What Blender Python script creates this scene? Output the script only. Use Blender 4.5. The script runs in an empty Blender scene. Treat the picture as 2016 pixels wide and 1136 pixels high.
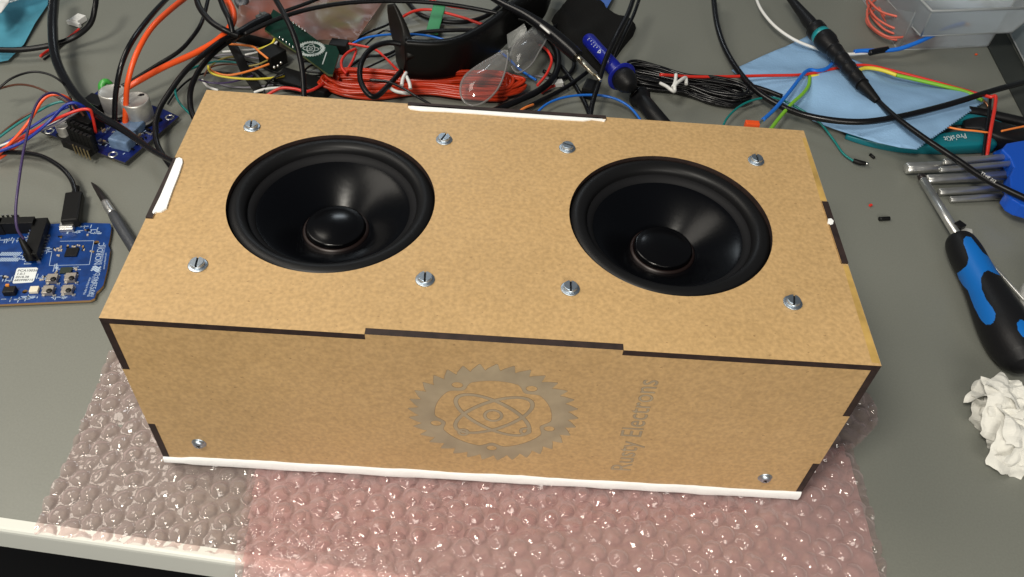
import bpy, bmesh, math, random
from mathutils import Vector, Matrix, noise
from mathutils.geometry import tessellate_polygon, delaunay_2d_cdt

random.seed(7)
S = 0.01                      # everything below is authored in centimetres
sc = bpy.context.scene
C = sc.collection
R_ = math.radians
# ------------------------------------------------------------------ camera
ROT = Matrix(((0.9977314502726367, -0.06296563836424363, -0.02381767247747984),
              (0.030456497236040096, 0.7377143399702669, -0.6744256477761982),
              (0.060036279972798874, 0.6721702767808294, 0.7379585110962613)))
CAM = Vector((-0.23161073, -20.27265477, 35.79285594))
FPX = 1664.408
cd = bpy.data.cameras.new('camera')
cam = bpy.data.objects.new('camera', cd); C.objects.link(cam); sc.camera = cam
cam.matrix_world = Matrix.Translation(CAM * S) @ ROT.to_4x4()
cd.sensor_fit = 'HORIZONTAL'; cd.sensor_width = 36.0; cd.lens = FPX / 2016 * 36.0
cd.clip_start = 0.01; cd.clip_end = 50
# ------------------------------------------------------------------ light
w = bpy.data.worlds.new('World'); sc.world = w; w.use_nodes = True
bg = w.node_tree.nodes['Background']
bg.inputs['Color'].default_value = (0.80, 0.90, 1.0, 1); bg.inputs['Strength'].default_value = 0.085

def area(name, loc, target, size, power, col):
    l = bpy.data.lights.new(name, 'AREA'); l.shape = 'RECTANGLE'
    l.size, l.size_y = size[0] * S, size[1] * S
    l.energy = power; l.color = col
    o = bpy.data.objects.new(name, l); C.objects.link(o)
    o.location = Vector(loc) * S
    o.rotation_euler = (Vector(target) - Vector(loc)).to_track_quat('-Z', 'Y').to_euler()
    return o
area('key_lamp', (-34, -42, 98), (0, 6, 0), (22, 22), 9.0, (1.0, 0.945, 0.84))
area('overhead_fill', (-80, 30, 110), (0, 10, 0), (60, 60), 7.0, (1.0, 0.93, 0.82))  # added soft fill from the upper left, no fixture of the room
area('front_fill', (10, -85, 55), (0, 0, 3), (60, 30), 5.6, (1.0, 0.95, 0.86))  # added fill that brightens the box front
area('back_lamp', (-30, 150, 95), (10, 20, 0), (30, 18), 1.6, (0.85, 0.94, 1.0))
sc.view_settings.view_transform = 'Standard'; sc.view_settings.look = 'None'
sc.view_settings.exposure = 0.08; sc.view_settings.gamma = 1.0
sc.view_settings.use_curve_mapping = False
sc.render.engine = 'CYCLES'
sc.cycles.transparent_max_bounces = 24
sc.render.resolution_x, sc.render.resolution_y = 1024, 577

# ------------------------------------------------------------------ helpers
DZ = -0.45                    # desk height; the box stands on the wrap at z = 0
def ray(px, py): return ROT @ Vector(((px - 1008) / FPX, -(py - 568) / FPX, -1))
def P(px, py, h=0.0):         # the desk point (raised h) seen at a photograph position
    d = ray(px, py); return CAM + d * ((DZ + h - CAM.z) / d.z)
def PY(px, py, y):            # a point on a wall standing at y
    d = ray(px, py); return CAM + d * ((y - CAM.y) / d.y)
def PR(p):
    q = ROT.transposed() @ (p - CAM); return (1008 + FPX * q.x / -q.z, 568 - FPX * q.y / -q.z)
def pxr(wpx, p):              # radius in cm of something wpx wide at p
    q = ROT.transposed() @ (p - CAM); return wpx / 2 * -q.z / FPX

def N(t, typ, **kw):
    n = t.nodes.new(typ)
    for k, v in kw.items(): setattr(n, k, v)
    return n
MATS = {}
def mat(name, col, rough=0.5, metal=0.0, spec=0.5, var=0.0, vscale=60.0, bump=0.0, bscale=300.0, coat=0.0, emit=None, sheen=0.0):
    if name in MATS: return MATS[name]
    m = bpy.data.materials.new(name); m.use_nodes = True; t = m.node_tree
    b = t.nodes['Principled BSDF']
    b.inputs['Base Color'].default_value = (*col, 1)
    b.inputs['Roughness'].default_value = rough; b.inputs['Metallic'].default_value = metal
    b.inputs['Specular IOR Level'].default_value = spec
    b.inputs['Coat Weight'].default_value = coat
    b.inputs['Sheen Weight'].default_value = sheen
    tc = N(t, 'ShaderNodeTexCoord')
    if var > 0:
        nz = N(t, 'ShaderNodeTexNoise'); nz.inputs['Scale'].default_value = vscale; nz.inputs['Detail'].default_value = 5
        t.links.new(tc.outputs['Object'], nz.inputs['Vector'])
        mr = N(t, 'ShaderNodeMapRange'); mr.inputs['From Min'].default_value = 0.3; mr.inputs['From Max'].default_value = 0.7
        mr.inputs['To Min'].default_value = 1 - var; mr.inputs['To Max'].default_value = 1 + var
        t.links.new(nz.outputs['Fac'], mr.inputs['Value'])
        vm = N(t, 'ShaderNodeVectorMath', operation='SCALE'); vm.inputs[0].default_value = col
        t.links.new(mr.outputs['Result'], vm.inputs['Scale']); t.links.new(vm.outputs['Vector'], b.inputs['Base Color'])
    if bump > 0:
        nz = N(t, 'ShaderNodeTexNoise'); nz.inputs['Scale'].default_value = bscale; nz.inputs['Detail'].default_value = 4
        t.links.new(tc.outputs['Object'], nz.inputs['Vector'])
        bp = N(t, 'ShaderNodeBump'); bp.inputs['Strength'].default_value = bump; bp.inputs['Distance'].default_value = 0.0006
        t.links.new(nz.outputs['Fac'], bp.inputs['Height']); t.links.new(bp.outputs['Normal'], b.inputs['Normal'])
    MATS[name] = m; return m

def mat_mdf(name, gain=1.0):
    m = bpy.data.materials.new(name); m.use_nodes = True; t = m.node_tree; L = t.links.new
    b = t.nodes['Principled BSDF']; b.inputs['Roughness'].default_value = 0.43
    b.inputs['Specular IOR Level'].default_value = 0.5
    tc = N(t, 'ShaderNodeTexCoord')
    n1 = N(t, 'ShaderNodeTexNoise'); n1.inputs['Scale'].default_value = 75; n1.inputs['Detail'].default_value = 10; n1.inputs['Roughness'].default_value = 0.78; n1.inputs['Distortion'].default_value = 0.6
    L(tc.outputs['Object'], n1.inputs['Vector'])
    cr = N(t, 'ShaderNodeValToRGB'); e = cr.color_ramp.elements
    e[0].position = 0.28; e[0].color = (0.450 * gain, 0.290 * gain, 0.128 * gain, 1)
    e[1].position = 0.72; e[1].color = (0.496 * gain, 0.326 * gain, 0.152 * gain, 1)
    L(n1.outputs['Fac'], cr.inputs['Fac'])
    # fine fibres
    n2 = N(t, 'ShaderNodeTexNoise'); n2.inputs['Scale'].default_value = 560; n2.inputs['Detail'].default_value = 3
    L(tc.outputs['Object'], n2.inputs['Vector'])
    m1 = N(t, 'ShaderNodeMix', data_type='RGBA', blend_type='MULTIPLY'); m1.inputs['Factor'].default_value = 1
    r2 = N(t, 'ShaderNodeMapRange'); r2.inputs['From Min'].default_value = 0.3; r2.inputs['From Max'].default_value = 0.7
    r2.inputs['To Min'].default_value = 0.84; r2.inputs['To Max'].default_value = 1.12
    L(n2.outputs['Fac'], r2.inputs['Value']); L(cr.outputs['Color'], m1.inputs['A']); L(r2.outputs['Result'], m1.inputs['B'])
    # broad cloudy patches
    n4 = N(t, 'ShaderNodeTexNoise'); n4.inputs['Scale'].default_value = 11; n4.inputs['Detail'].default_value = 3
    L(tc.outputs['Object'], n4.inputs['Vector'])
    r4 = N(t, 'ShaderNodeMapRange'); r4.inputs['From Min'].default_value = 0.3; r4.inputs['From Max'].default_value = 0.7
    r4.inputs['To Min'].default_value = 0.93; r4.inputs['To Max'].default_value = 1.06
    L(n4.outputs['Fac'], r4.inputs['Value'])
    m4 = N(t, 'ShaderNodeMix', data_type='RGBA', blend_type='MULTIPLY'); m4.inputs['Factor'].default_value = 1
    L(m1.outputs['Result'], m4.inputs['A']); L(r4.outputs['Result'], m4.inputs['B'])
    # sparse dark specks and short slivers
    mp = N(t, 'ShaderNodeMapping'); mp.inputs['Scale'].default_value = (1.0, 1.9, 1.4); mp.inputs['Rotation'].default_value = (0.5, 0.7, 0.8)
    L(tc.outputs['Object'], mp.inputs['Vector'])
    nd = N(t, 'ShaderNodeTexNoise'); nd.inputs['Scale'].default_value = 700
    L(tc.outputs['Object'], nd.inputs['Vector'])
    va = N(t, 'ShaderNodeMix', data_type='VECTOR'); va.inputs['Factor'].default_value = 0.0022
    L(mp.outputs['Vector'], va.inputs['A']); L(nd.outputs['Color'], va.inputs['B'])
    vo = N(t, 'ShaderNodeTexVoronoi'); vo.inputs['Scale'].default_value = 300
    L(va.outputs['Result'], vo.inputs['Vector'])
    sep = N(t, 'ShaderNodeSeparateColor'); L(vo.outputs['Color'], sep.inputs['Color'])
    thr = N(t, 'ShaderNodeMapRange'); thr.inputs['From Min'].default_value = 0.74; thr.inputs['From Max'].default_value = 1.0
    thr.inputs['To Min'].default_value = 0.0; thr.inputs['To Max'].default_value = 0.17
    L(sep.outputs['Red'], thr.inputs['Value'])
    lt = N(t, 'ShaderNodeMath', operation='LESS_THAN'); L(vo.outputs['Distance'], lt.inputs[0]); L(thr.outputs['Result'], lt.inputs[1])
    fm = N(t, 'ShaderNodeMath', operation='MULTIPLY'); fm.inputs[1].default_value = 0.5; L(lt.outputs[0], fm.inputs[0])
    m2 = N(t, 'ShaderNodeMix', data_type='RGBA'); m2.inputs['B'].default_value = (0.13, 0.07, 0.03, 1)
    L(fm.outputs[0], m2.inputs['Factor']); L(m4.outputs['Result'], m2.inputs['A'])
    L(m2.outputs['Result'], b.inputs['Base Color'])
    bp = N(t, 'ShaderNodeBump'); bp.inputs['Strength'].default_value = 0.12; bp.inputs['Distance'].default_value = 0.0004
    L(n2.outputs['Fac'], bp.inputs['Height']); L(bp.outputs['Normal'], b.inputs['Normal'])
    return m

def mat_film(name, tint, body, fac, rough=0.1, bscale=260.0, bstr=0.35, flatn=False, rim=0.45):
    """thin plastic film: part see-through, part milky, glossy on top"""
    m = bpy.data.materials.new(name); m.use_nodes = True; t = m.node_tree; L = t.links.new
    t.nodes.remove(t.nodes['Principled BSDF']); out = t.nodes['Material Output']
    tr = N(t, 'ShaderNodeBsdfTransparent'); tr.inputs['Color'].default_value = (*tint, 1)
    df = N(t, 'ShaderNodeBsdfDiffuse'); df.inputs['Color'].default_value = (*body, 1)
    tl = N(t, 'ShaderNodeBsdfTranslucent'); tl.inputs['Color'].default_value = (*body, 1)
    md = N(t, 'ShaderNodeMixShader'); md.inputs[0].default_value = 0.5; L(df.outputs[0], md.inputs[1]); L(tl.outputs[0], md.inputs[2])
    if flatn:
        cx = N(t, 'ShaderNodeCombineXYZ'); cx.inputs[2].default_value = 1.0; L(cx.outputs[0], df.inputs['Normal'])
        c7 = tuple(min(1, .5 * c_) for c_ in body); df.inputs['Color'].default_value = (*c7, 1); tl.inputs['Color'].default_value = (*c7, 1)
        md = N(t, 'ShaderNodeAddShader'); L(df.outputs[0], md.inputs[0]); L(tl.outputs[0], md.inputs[1])
    lw = N(t, 'ShaderNodeLayerWeight'); lw.inputs['Blend'].default_value = 0.35
    mr = N(t, 'ShaderNodeMapRange'); mr.inputs['To Min'].default_value = fac; mr.inputs['To Max'].default_value = min(1, fac + rim)
    L(lw.outputs['Facing'], mr.inputs['Value'])
    m1 = N(t, 'ShaderNodeMixShader'); L(mr.outputs['Result'], m1.inputs[0]); L(tr.outputs[0], m1.inputs[1]); L(md.outputs[0], m1.inputs[2])
    gl = N(t, 'ShaderNodeBsdfGlossy'); gl.inputs['Roughness'].default_value = rough
    fr = N(t, 'ShaderNodeFresnel'); fr.inputs['IOR'].default_value = 1.5
    if flatn:
        cl = N(t, 'ShaderNodeMath', operation='MINIMUM'); cl.inputs[1].default_value = 0.22; L(fr.outputs[0], cl.inputs[0])
        hf_ = N(t, 'ShaderNodeMath', operation='MULTIPLY'); hf_.inputs[1].default_value = 0.55; L(fr.outputs[0], hf_.inputs[0])
        m0 = N(t, 'ShaderNodeMixShader'); L(hf_.outputs[0], m0.inputs[0]); L(m1.outputs[0], m0.inputs[1]); L(gl.outputs[0], m0.inputs[2]); m1 = m0
        m2 = N(t, 'ShaderNodeAddShader'); L(cl.outputs[0], gl.inputs['Color']); L(m1.outputs[0], m2.inputs[0]); L(gl.outputs[0], m2.inputs[1])
    else:
        m2 = N(t, 'ShaderNodeMixShader'); L(fr.outputs[0], m2.inputs[0]); L(m1.outputs[0], m2.inputs[1]); L(gl.outputs[0], m2.inputs[2])
    tc = N(t, 'ShaderNodeTexCoord')
    nz = N(t, 'ShaderNodeTexNoise'); nz.inputs['Scale'].default_value = bscale; nz.inputs['Detail'].default_value = 3; nz.inputs['Distortion'].default_value = 0.8
    L(tc.outputs['Object'], nz.inputs['Vector'])
    bp = N(t, 'ShaderNodeBump'); bp.inputs['Strength'].default_value = bstr; bp.inputs['Distance'].default_value = 0.0012
    L(nz.outputs['Fac'], bp.inputs['Height'])
    L(bp.outputs['Normal'], gl.inputs['Normal']); L(bp.outputs['Normal'], fr.inputs['Normal'])
    L(m2.outputs[0], out.inputs['Surface'])
    return m

class MB:
    """collects faces (in centimetres) for ONE mesh object"""
    def __init__(s, T=None): s.v = []; s.f = []; s.mi = []; s.sm = []; s.T = T or Matrix.Identity(4)
    def add(s, vs, fs, mi=0, smooth=False):
        k = len(s.v); s.v += [s.T @ Vector(p) for p in vs]
        for i, f in enumerate(fs):
            s.f.append([k + j for j in f]); s.mi.append(mi[i] if isinstance(mi, list) else mi); s.sm.append(smooth)
        return s
    def box(s, c, size, rz=0.0, bevel=0.0, mi=0, M=None):
        bm = bmesh.new(); bmesh.ops.create_cube(bm, size=1)
        for v in bm.verts: v.co = Vector((v.co.x * size[0], v.co.y * size[1], v.co.z * size[2]))
        if bevel: bmesh.ops.bevel(bm, geom=list(bm.edges), offset=bevel, segments=2, affect='EDGES', profile=0.6)
        X = M if M is not None else Matrix.Translation(c) @ Matrix.Rotation(rz, 4, 'Z')
        bm.verts.index_update()
        s.add([X @ v.co for v in bm.verts], [[v.index for v in f.verts] for f in bm.faces], mi, False); bm.free(); return s
    def tube(s, pts, r, n=10, mi=0, sub=6, closed=False, flat=None, caps=True):
        pts = [Vector(p) for p in pts]
        rs = r if isinstance(r, (list, tuple)) else [r] * len(pts)
        m = len(pts); path = []; rad = []
        if sub > 1 and m > 2:
            rng = range(m) if closed else range(m - 1)
            for i in rng:
                if closed: a, b, c, d = pts[(i - 1) % m], pts[i], pts[(i + 1) % m], pts[(i + 2) % m]
                else: a, b, c, d = pts[max(i - 1, 0)], pts[i], pts[i + 1], pts[min(i + 2, m - 1)]
                r0, r1 = rs[i], rs[(i + 1) % m]
                for k in range(sub):
                    t = k / sub
                    path.append(0.5 * ((2 * b) + (c - a) * t + (2 * a - 5 * b + 4 * c - d) * t * t + (3 * b - a - 3 * c + d) * t ** 3))
                    rad.append(r0 + (r1 - r0) * t)
            if not closed: path.append(pts[-1]); rad.append(rs[-1])
        else: path = pts; rad = list(rs)
        q = len(path); vs = []; prev = None
        for i in range(q):
            if closed: tg = path[(i + 1) % q] - path[i - 1]
            else: tg = path[min(i + 1, q - 1)] - path[max(i - 1, 0)]
            if tg.length < 1e-9: tg = Vector((1, 0, 0))
            tg.normalize()
            if flat is not None:
                u = Vector((0, 0, 1)) - tg * tg.z
                if u.length < 1e-6: u = Vector((1, 0, 0))
                u.normalize()
            elif prev is None:
                u = Vector((0, 0, 1)) - tg * tg.z
                if u.length < 0.1: u = Vector((1, 0, 0)) - tg * tg.x
                u.normalize()
            else:
                u = prev - tg * prev.dot(tg); u.normalize()
            prev = u; wv = tg.cross(u)
            for k in range(n):
                a = 2 * math.pi * k / n
                if flat is not None:     # flat = (half height, half thickness), rounded box section
                    ca, sa = math.cos(a), math.sin(a)
                    e = 0.35
                    x = math.copysign(abs(ca) ** e, ca) * flat[0] * (rad[i]); y = math.copysign(abs(sa) ** e, sa) * flat[1] * (rad[i])
                    vs.append(path[i] + u * x + wv * y)
                else: vs.append(path[i] + (u * math.cos(a) + wv * math.sin(a)) * rad[i])
        fs = []
        for i in range(q if closed else q - 1):
            for k in range(n):
                j = (i + 1) % q
                fs.append([i * n + k, i * n + (k + 1) % n, j * n + (k + 1) % n, j * n + k])
        s.add(vs, fs, mi, True)
        if caps and not closed:
            k0 = len(s.v) - len(vs)
            s.f.append([k0 + k for k in range(n)][::-1]); s.mi.append(mi); s.sm.append(False)
            s.f.append([k0 + (q - 1) * n + k for k in range(n)]); s.mi.append(mi); s.sm.append(False)
        return s
    def lathe(s, prof, M=None, n=48, mi=0, smooth=True):
        M = M or Matrix.Identity(4); vs = []; fs = []; q = len(prof); mis = []
        for (r, z) in prof:
            for k in range(n):
                a = 2 * math.pi * k / n; vs.append(M @ Vector((r * math.cos(a), r * math.sin(a), z)))
        for i in range(q - 1):
            for k in range(n):
                fs.append([i * n + k, i * n + (k + 1) % n, (i + 1) * n + (k + 1) % n, (i + 1) * n + k])
                mis.append(mi[i] if isinstance(mi, list) else mi)
        if prof[0][0] > 1e-4: fs.append([k for k in range(n)][::-1]); mis.append(mis[0])
        if prof[-1][0] > 1e-4: fs.append([(q - 1) * n + k for k in range(n)]); mis.append(mis[-1])
        s.add(vs, fs, mis, smooth); return s
    def ring(s, prof, M=None, n=64, mi=0):     # lathe without end caps
        M = M or Matrix.Identity(4); vs = []; fs = []; q = len(prof)
        for (r, z) in prof:
            for k in range(n):
                a = 2 * math.pi * k / n; vs.append(M @ Vector((r * math.cos(a), r * math.sin(a), z)))
        for i in range(q - 1):
            for k in range(n): fs.append([i * n + k, i * n + (k + 1) % n, (i + 1) * n + (k + 1) % n, (i + 1) * n + k])
        s.add(vs, fs, mi, True); return s
    def prism(s, loops, z0, z1, M=None, mi=0, mside=None):
        """loops: outer outline then holes, 2D; extruded z0..z1, through M"""
        M = M or Matrix.Identity(4); mside = mi if mside is None else mside
        L3 = [[Vector((p[0], p[1], 0)) for p in l] for l in loops]
        tri = tessellate_polygon(L3); flat = [p for l in L3 for p in l]; n = len(flat)
        vs = [M @ Vector((p.x, p.y, z1)) for p in flat] + [M @ Vector((p.x, p.y, z0)) for p in flat]
        fs = []; mis = []
        for a, b, c in tri:
            if (flat[b] - flat[a]).cross(flat[c] - flat[a]).z < 0: a, b, c = a, c, b
            fs.append([a, b, c]); mis.append(mi); fs.append([a + n, c + n, b + n]); mis.append(mi)
        k = 0
        for l in L3:
            q = len(l)
            for i in range(q):
                j = (i + 1) % q; fs.append([k + i, k + j, n + k + j, n + k + i]); mis.append(mside)
            k += q
        s.add(vs, fs, mis, False); return s
    def build(s, name, mats, parent=None, label=None, origin=None, doublefix=True):
        me = bpy.data.meshes.new(name)
        if parent is not None: o0 = Vector(parent['_o']) if '_o' in parent else Vector((0, 0, 0))
        elif origin is not None: o0 = Vector(origin)
        else:
            xs = [p.x for p in s.v]; ys = [p.y for p in s.v]
            o0 = Vector(((min(xs) + max(xs)) / 2, (min(ys) + max(ys)) / 2, min(p.z for p in s.v)))
        me.from_pydata([(p - o0) * S for p in s.v], [], s.f)
        for p, mi, sm in zip(me.polygons, s.mi, s.sm): p.material_index = mi; p.use_smooth = sm
        if doublefix:
            bm = bmesh.new(); bm.from_mesh(me); bmesh.ops.recalc_face_normals(bm, faces=bm.faces); bm.to_mesh(me); bm.free()
        for m in (mats if isinstance(mats, (list, tuple)) else [mats]): me.materials.append(m)
        o = bpy.data.objects.new(name, me); C.objects.link(o)
        if parent is not None: o.parent = parent; o['_o'] = list(o0)
        else: o.location = o0 * S; o['_o'] = list(o0)
        if label: o['label'] = label
        return o

def thing(name, label, cat, loc, group=None):
    o = bpy.data.objects.new(name, None); C.objects.link(o); o.empty_display_size = 0.01
    o.location = Vector(loc) * S; o['_o'] = list(loc); o['label'] = label; o['category'] = cat
    if group: o['group'] = group
    return o
def tag(o, label, cat, group=None):
    o['label'] = label; o['category'] = cat
    if group: o['group'] = group
    return o

def text_mesh(mb, body, size, M, mi=0, depth=0.01, offset=0.0, align='LEFT', sx=1.0):
    cu = bpy.data.curves.new('t', 'FONT'); cu.body = body; cu.size = size; cu.extrude = depth / 2; cu.offset = offset
    cu.align_x = align; cu.resolution_u = 3
    o = bpy.data.objects.new('t', cu); C.objects.link(o)
    dg = bpy.context.evaluated_depsgraph_get(); me = bpy.data.meshes.new_from_object(o.evaluated_get(dg))
    mb.add([M @ Vector((v.co.x * sx, v.co.y, v.co.z)) for v in me.vertices], [list(p.vertices) for p in me.polygons], mi)
    bpy.data.objects.remove(o); bpy.data.meshes.remove(me); bpy.data.curves.remove(cu)

def aim(a, b, roll=None):     # frame with z axis from a to b, origin a
    z = (b - a).normalized(); x = Vector((0, 0, 1)).cross(z)
    if x.length < 1e-4: x = Vector((1, 0, 0))
    x.normalize(); y = z.cross(x)
    return Matrix.Translation(a) @ Matrix((x, y, z)).transposed().to_4x4()
def poly_at(pts, h=0.0): return [(P(x, y, h).x, P(x, y, h).y) for x, y in pts]
def inpoly(x, y, poly):
    r = False; j = len(poly) - 1
    for i in range(len(poly)):
        xi, yi = poly[i][0], poly[i][1]; xj, yj = poly[j][0], poly[j][1]
        if (yi > y) != (yj > y) and x < (xj - xi) * (y - yi) / (yj - yi) + xi: r = not r
        j = i
    return r
def fbm(x, y, z=0.0, o=4): return noise.fractal(Vector((x, y, z)), 1.0, 2.0, o)

# ------------------------------------------------------------------ materials
MDF = mat_mdf('mdf_face')
BURNT = mat('burnt_edge', (0.022, 0.012, 0.010), 0.6, var=0.4, vscale=200)
DESK = None
def mat_desk():
    m = mat('desk_laminate', (0.176, 0.182, 0.158), 0.42, var=0.05, vscale=900, bump=0.08, bscale=1500)
    t = m.node_tree; b = t.nodes['Principled BSDF']
    nz = N(t, 'ShaderNodeTexNoise'); nz.inputs['Scale'].default_value = 9; nz.inputs['Detail'].default_value = 6
    tc = N(t, 'ShaderNodeTexCoord'); t.links.new(tc.outputs['Object'], nz.inputs['Vector'])
    mr = N(t, 'ShaderNodeMapRange'); mr.inputs['From Min'].default_value = 0.3; mr.inputs['From Max'].default_value = 0.7
    mr.inputs['To Min'].default_value = 0.36; mr.inputs['To Max'].default_value = 0.52
    t.links.new(nz.outputs['Fac'], mr.inputs['Value']); t.links.new(mr.outputs['Result'], b.inputs['Roughness'])
    return m
DESK = mat_desk()
WHITEP = mat('white_plastic', (0.62, 0.63, 0.58), 0.4)
CAULK = mat('white_sealant', (0.86, 0.87, 0.86), 0.5, bump=0.9, bscale=140)
ZINC = mat('zinc_steel', (0.50, 0.56, 0.62), 0.42, 1.0)
STEEL = mat('chrome_steel', (0.66, 0.66, 0.64), 0.34, 0.88, var=0.2, vscale=60)
NICKEL = mat('nickel', (0.72, 0.66, 0.52), 0.35, 1.0)
RUBBER = mat('speaker_rubber', (0.006, 0.006, 0.0065), 0.42, spec=0.2)
LEDGE = mat('cone_lip', (0.006, 0.006, 0.007), 0.65, spec=0.18)
CONE = mat('cone_polymer', (0.0018, 0.002, 0.0028), 0.25, spec=0.14, bump=0.05, bscale=500)
CAP = mat('dust_cap_gloss', (0.002, 0.002, 0.0025), 0.2, spec=0.25)
COPPER = mat('copper', (0.75, 0.36, 0.2), 0.35, 1.0)
COPPERRING = mat('coil_former', (0.014, 0.007, 0.006), 0.4, 0.2)
BLK = mat('black_cable_sheath', (0.005, 0.005, 0.006), 0.36, spec=0.28, bump=0.05, bscale=200)
BLKG = mat('black_gloss_cable', (0.005, 0.005, 0.006), 0.26, spec=0.4)
BLKM = mat('black_matt_plastic', (0.006, 0.006, 0.006), 0.5, spec=.22, bump=0.1, bscale=600)
RED = mat('red_insulation', (0.62, 0.03, 0.018), 0.35)
ORG = mat('orange_red_insulation', (0.82, 0.09, 0.015), 0.35)
ORANGE = mat('orange_insulation', (0.85, 0.24, 0.05), 0.4)
BLUE = mat('blue_insulation', (0.012, 0.15, 0.62), 0.35)
DBLUE = mat('dark_blue_insulation', (0.01, 0.03, 0.28), 0.35)
TEAL = mat('teal_insulation', (0.004, 0.17, 0.16), 0.38)
GREENW = mat('green_insulation', (0.20, 0.48, 0.03), 0.4)
YEL = mat('yellow_insulation', (0.72, 0.60, 0.05), 0.4)
OLIVE = mat('olive_insulation', (0.30, 0.24, 0.06), 0.4)
BROWN = mat('brown_insulation', (0.09, 0.035, 0.02), 0.4)
PURP = mat('purple_insulation', (0.055, 0.035, 0.11), 0.38)
GREYW = mat('grey_insulation', (0.18, 0.17, 0.20), 0.4)
WHT = mat('white_insulation', (0.74, 0.74, 0.72), 0.4)
PCBB = mat('blue_solder_mask', (0.003, 0.036, 0.18), 0.32, var=0.25, vscale=220)
PCBD = mat('dark_blue_solder_mask', (0.005, 0.012, 0.10), 0.3, var=0.25, vscale=220)
PCBG = mat('green_solder_mask', (0.002, 0.026, 0.016), 0.6, var=0.2, vscale=220, spec=.15)
FR4 = mat('board_edge', (0.28, 0.17, 0.07), 0.6)
SILK = mat('silkscreen', (0.36, 0.46, 0.60), 0.5)
GOLD = mat('gold_pads', (0.75, 0.5, 0.18), 0.35, 0.9)
SOLDER = mat('solder', (0.72, 0.72, 0.7), 0.3, 1.0)
CAPTOP = mat('capacitor_aluminium', (0.50, 0.49, 0.46), 0.38, 0.6, var=0.1, vscale=300)
CHIP = mat('chip_black', (0.006, 0.006, 0.007), 0.4, spec=.3)
BTN = mat('button_metal', (0.42, 0.38, 0.33), 0.4, 0.7)
CREAM = mat('cream_ceramic', (0.72, 0.66, 0.52), 0.5)
LABELW = mat('sticker_white', (0.72, 0.76, 0.76), 0.5)
INK = mat('sticker_ink', (0.10, 0.11, 0.12), 0.6)
HEATB = mat('blue_grey_component', (0.12, 0.19, 0.31), 0.45, var=0.3, vscale=250, bump=0.5)
BLUEPL = mat('blue_plastic', (0.006, 0.08, 0.50), 0.35)
BLUEH = mat('blue_handle', (0.003, 0.13, 0.47), 0.42, bump=0.05)
BLKH = mat('black_handle', (0.007, 0.007, 0.008), 0.45, spec=0.25, bump=0.15, bscale=900)
NAVY = mat('navy_probe_plastic', (0.006, 0.012, 0.25), 0.32)
TEALH = mat('teal_grip', (0.004, 0.15, 0.19), 0.4)
TEALR = mat('teal_ring', (0.01, 0.26, 0.29), 0.4)
FABRIC = mat('black_fabric', (0.005, 0.005, 0.005), 0.95, bump=0.8, bscale=700, spec=0.2)
GREENP = mat('green_plastic', (0.04, 0.24, 0.10), 0.5)
TISSUE = mat('tissue_paper', (0.68, 0.67, 0.62), 0.9, var=0.06, vscale=120, bump=0.5, bscale=350, spec=0.2)
KNURL = mat('grey_handle', (0.085, 0.09, 0.10), 0.42, 0.5, bump=0.6, bscale=900)
BLADE = mat('dark_blade', (0.03, 0.025, 0.025), 0.35, 0.5)
FLOOR = mat('dark_floor', (0.004, 0.004, 0.005), 0.9)
LOGO = mat('engraved_grey', (0.325, 0.265, 0.175), 0.36, var=0.16, vscale=90)

# ------------------------------------------------------------------ the desk and floor
# front edge line of the desk: y = EY + EK*x
A0, A1 = P(0, 1020), P(460, 1086)
EK = (A1.y - A0.y) / (A1.x - A0.x); EY = A0.y - EK * A0.x
def ey(x): return EY + EK * x
mb = MB(); x0, x1 = -75, 85
nx = 40
mb.prism([[(x0, ey(x0)), (x1, ey(x1)), (x1, 95), (x0, 95)]], DZ - 1.7, DZ)
d = mb.build('desk', DESK, origin=(0, 0, DZ)); d['kind'] = 'structure'
mb = MB(); T = Matrix.Translation((0, EY, 0)) @ Matrix.Rotation(math.atan(EK), 4, 'Z')
prof = [(0.02, -0.0), (0.02, 0.035), (-0.36, 0.035), (-0.47, 0.0), (-0.54, -0.10), (-0.56, -0.25), (-0.56, -1.75), (-0.5, -1.85), (-0.0, -1.85)]
vs = []; fs = []
for xx in (x0, x1):
    for (a, b) in prof: vs.append(T @ Vector((xx, a, DZ + b)))
q = len(prof)
for i in range(q): fs.append([i, (i + 1) % q, q + (i + 1) % q, q + i])
fs += [list(range(q)), list(range(q, 2 * q))]
mb.add(vs, fs)
o = mb.build('desk_edge', WHITEP, d)
mb = MB(); mb.box((0, 0, -76), (600, 600, 1)); f = mb.build('floor', FLOOR, origin=(0, 0, -75.5)); f['kind'] = 'structure'

# ------------------------------------------------------------------ the speaker box
BW, BD, BH, TK = 15.0, 14.89, 10.506, 0.30
box_t = thing('speaker_box', 'brown fibreboard speaker box with two black woofers on top', 'speaker box', (0, BD / 2, 0))
def notchx(px, py, z=BH):      # x on the box top plane
    d_ = ray(px, py); q_ = CAM + d_ * ((z - CAM.z) / d_.z); return q_
fx0, fx1 = notchx(717, 660).x, notchx(1228, 690).x
bx0, bx1 = notchx(803, 206).x, notchx(1193, 235).x
ly0, ly1 = notchx(288, 430).y, notchx(345, 312).y
ry0, ry1 = notchx(1670, 520).y, notchx(1618, 398).y
RW, WC, WY = 4.519, 7.502, 7.526
def circle(cx, cy, r, n=96): return [(cx + r * math.cos(2 * math.pi * i / n), cy + r * math.sin(2 * math.pi * i / n)) for i in range(n)]
g = 0.012
outer = [(-BW, 0), (fx0, 0), (fx0, TK + g), (fx1, TK + g), (fx1, 0), (BW, 0), (BW, ry0), (BW - TK - g, ry0), (BW - TK - g, ry1), (BW, ry1), (BW, BD),
         (bx1, BD), (bx1, BD - TK - g), (bx0, BD - TK - g), (bx0, BD), (-BW, BD), (-BW, ly1), (-BW + TK + g, ly1), (-BW + TK + g, ly0), (-BW, ly0)]
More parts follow.
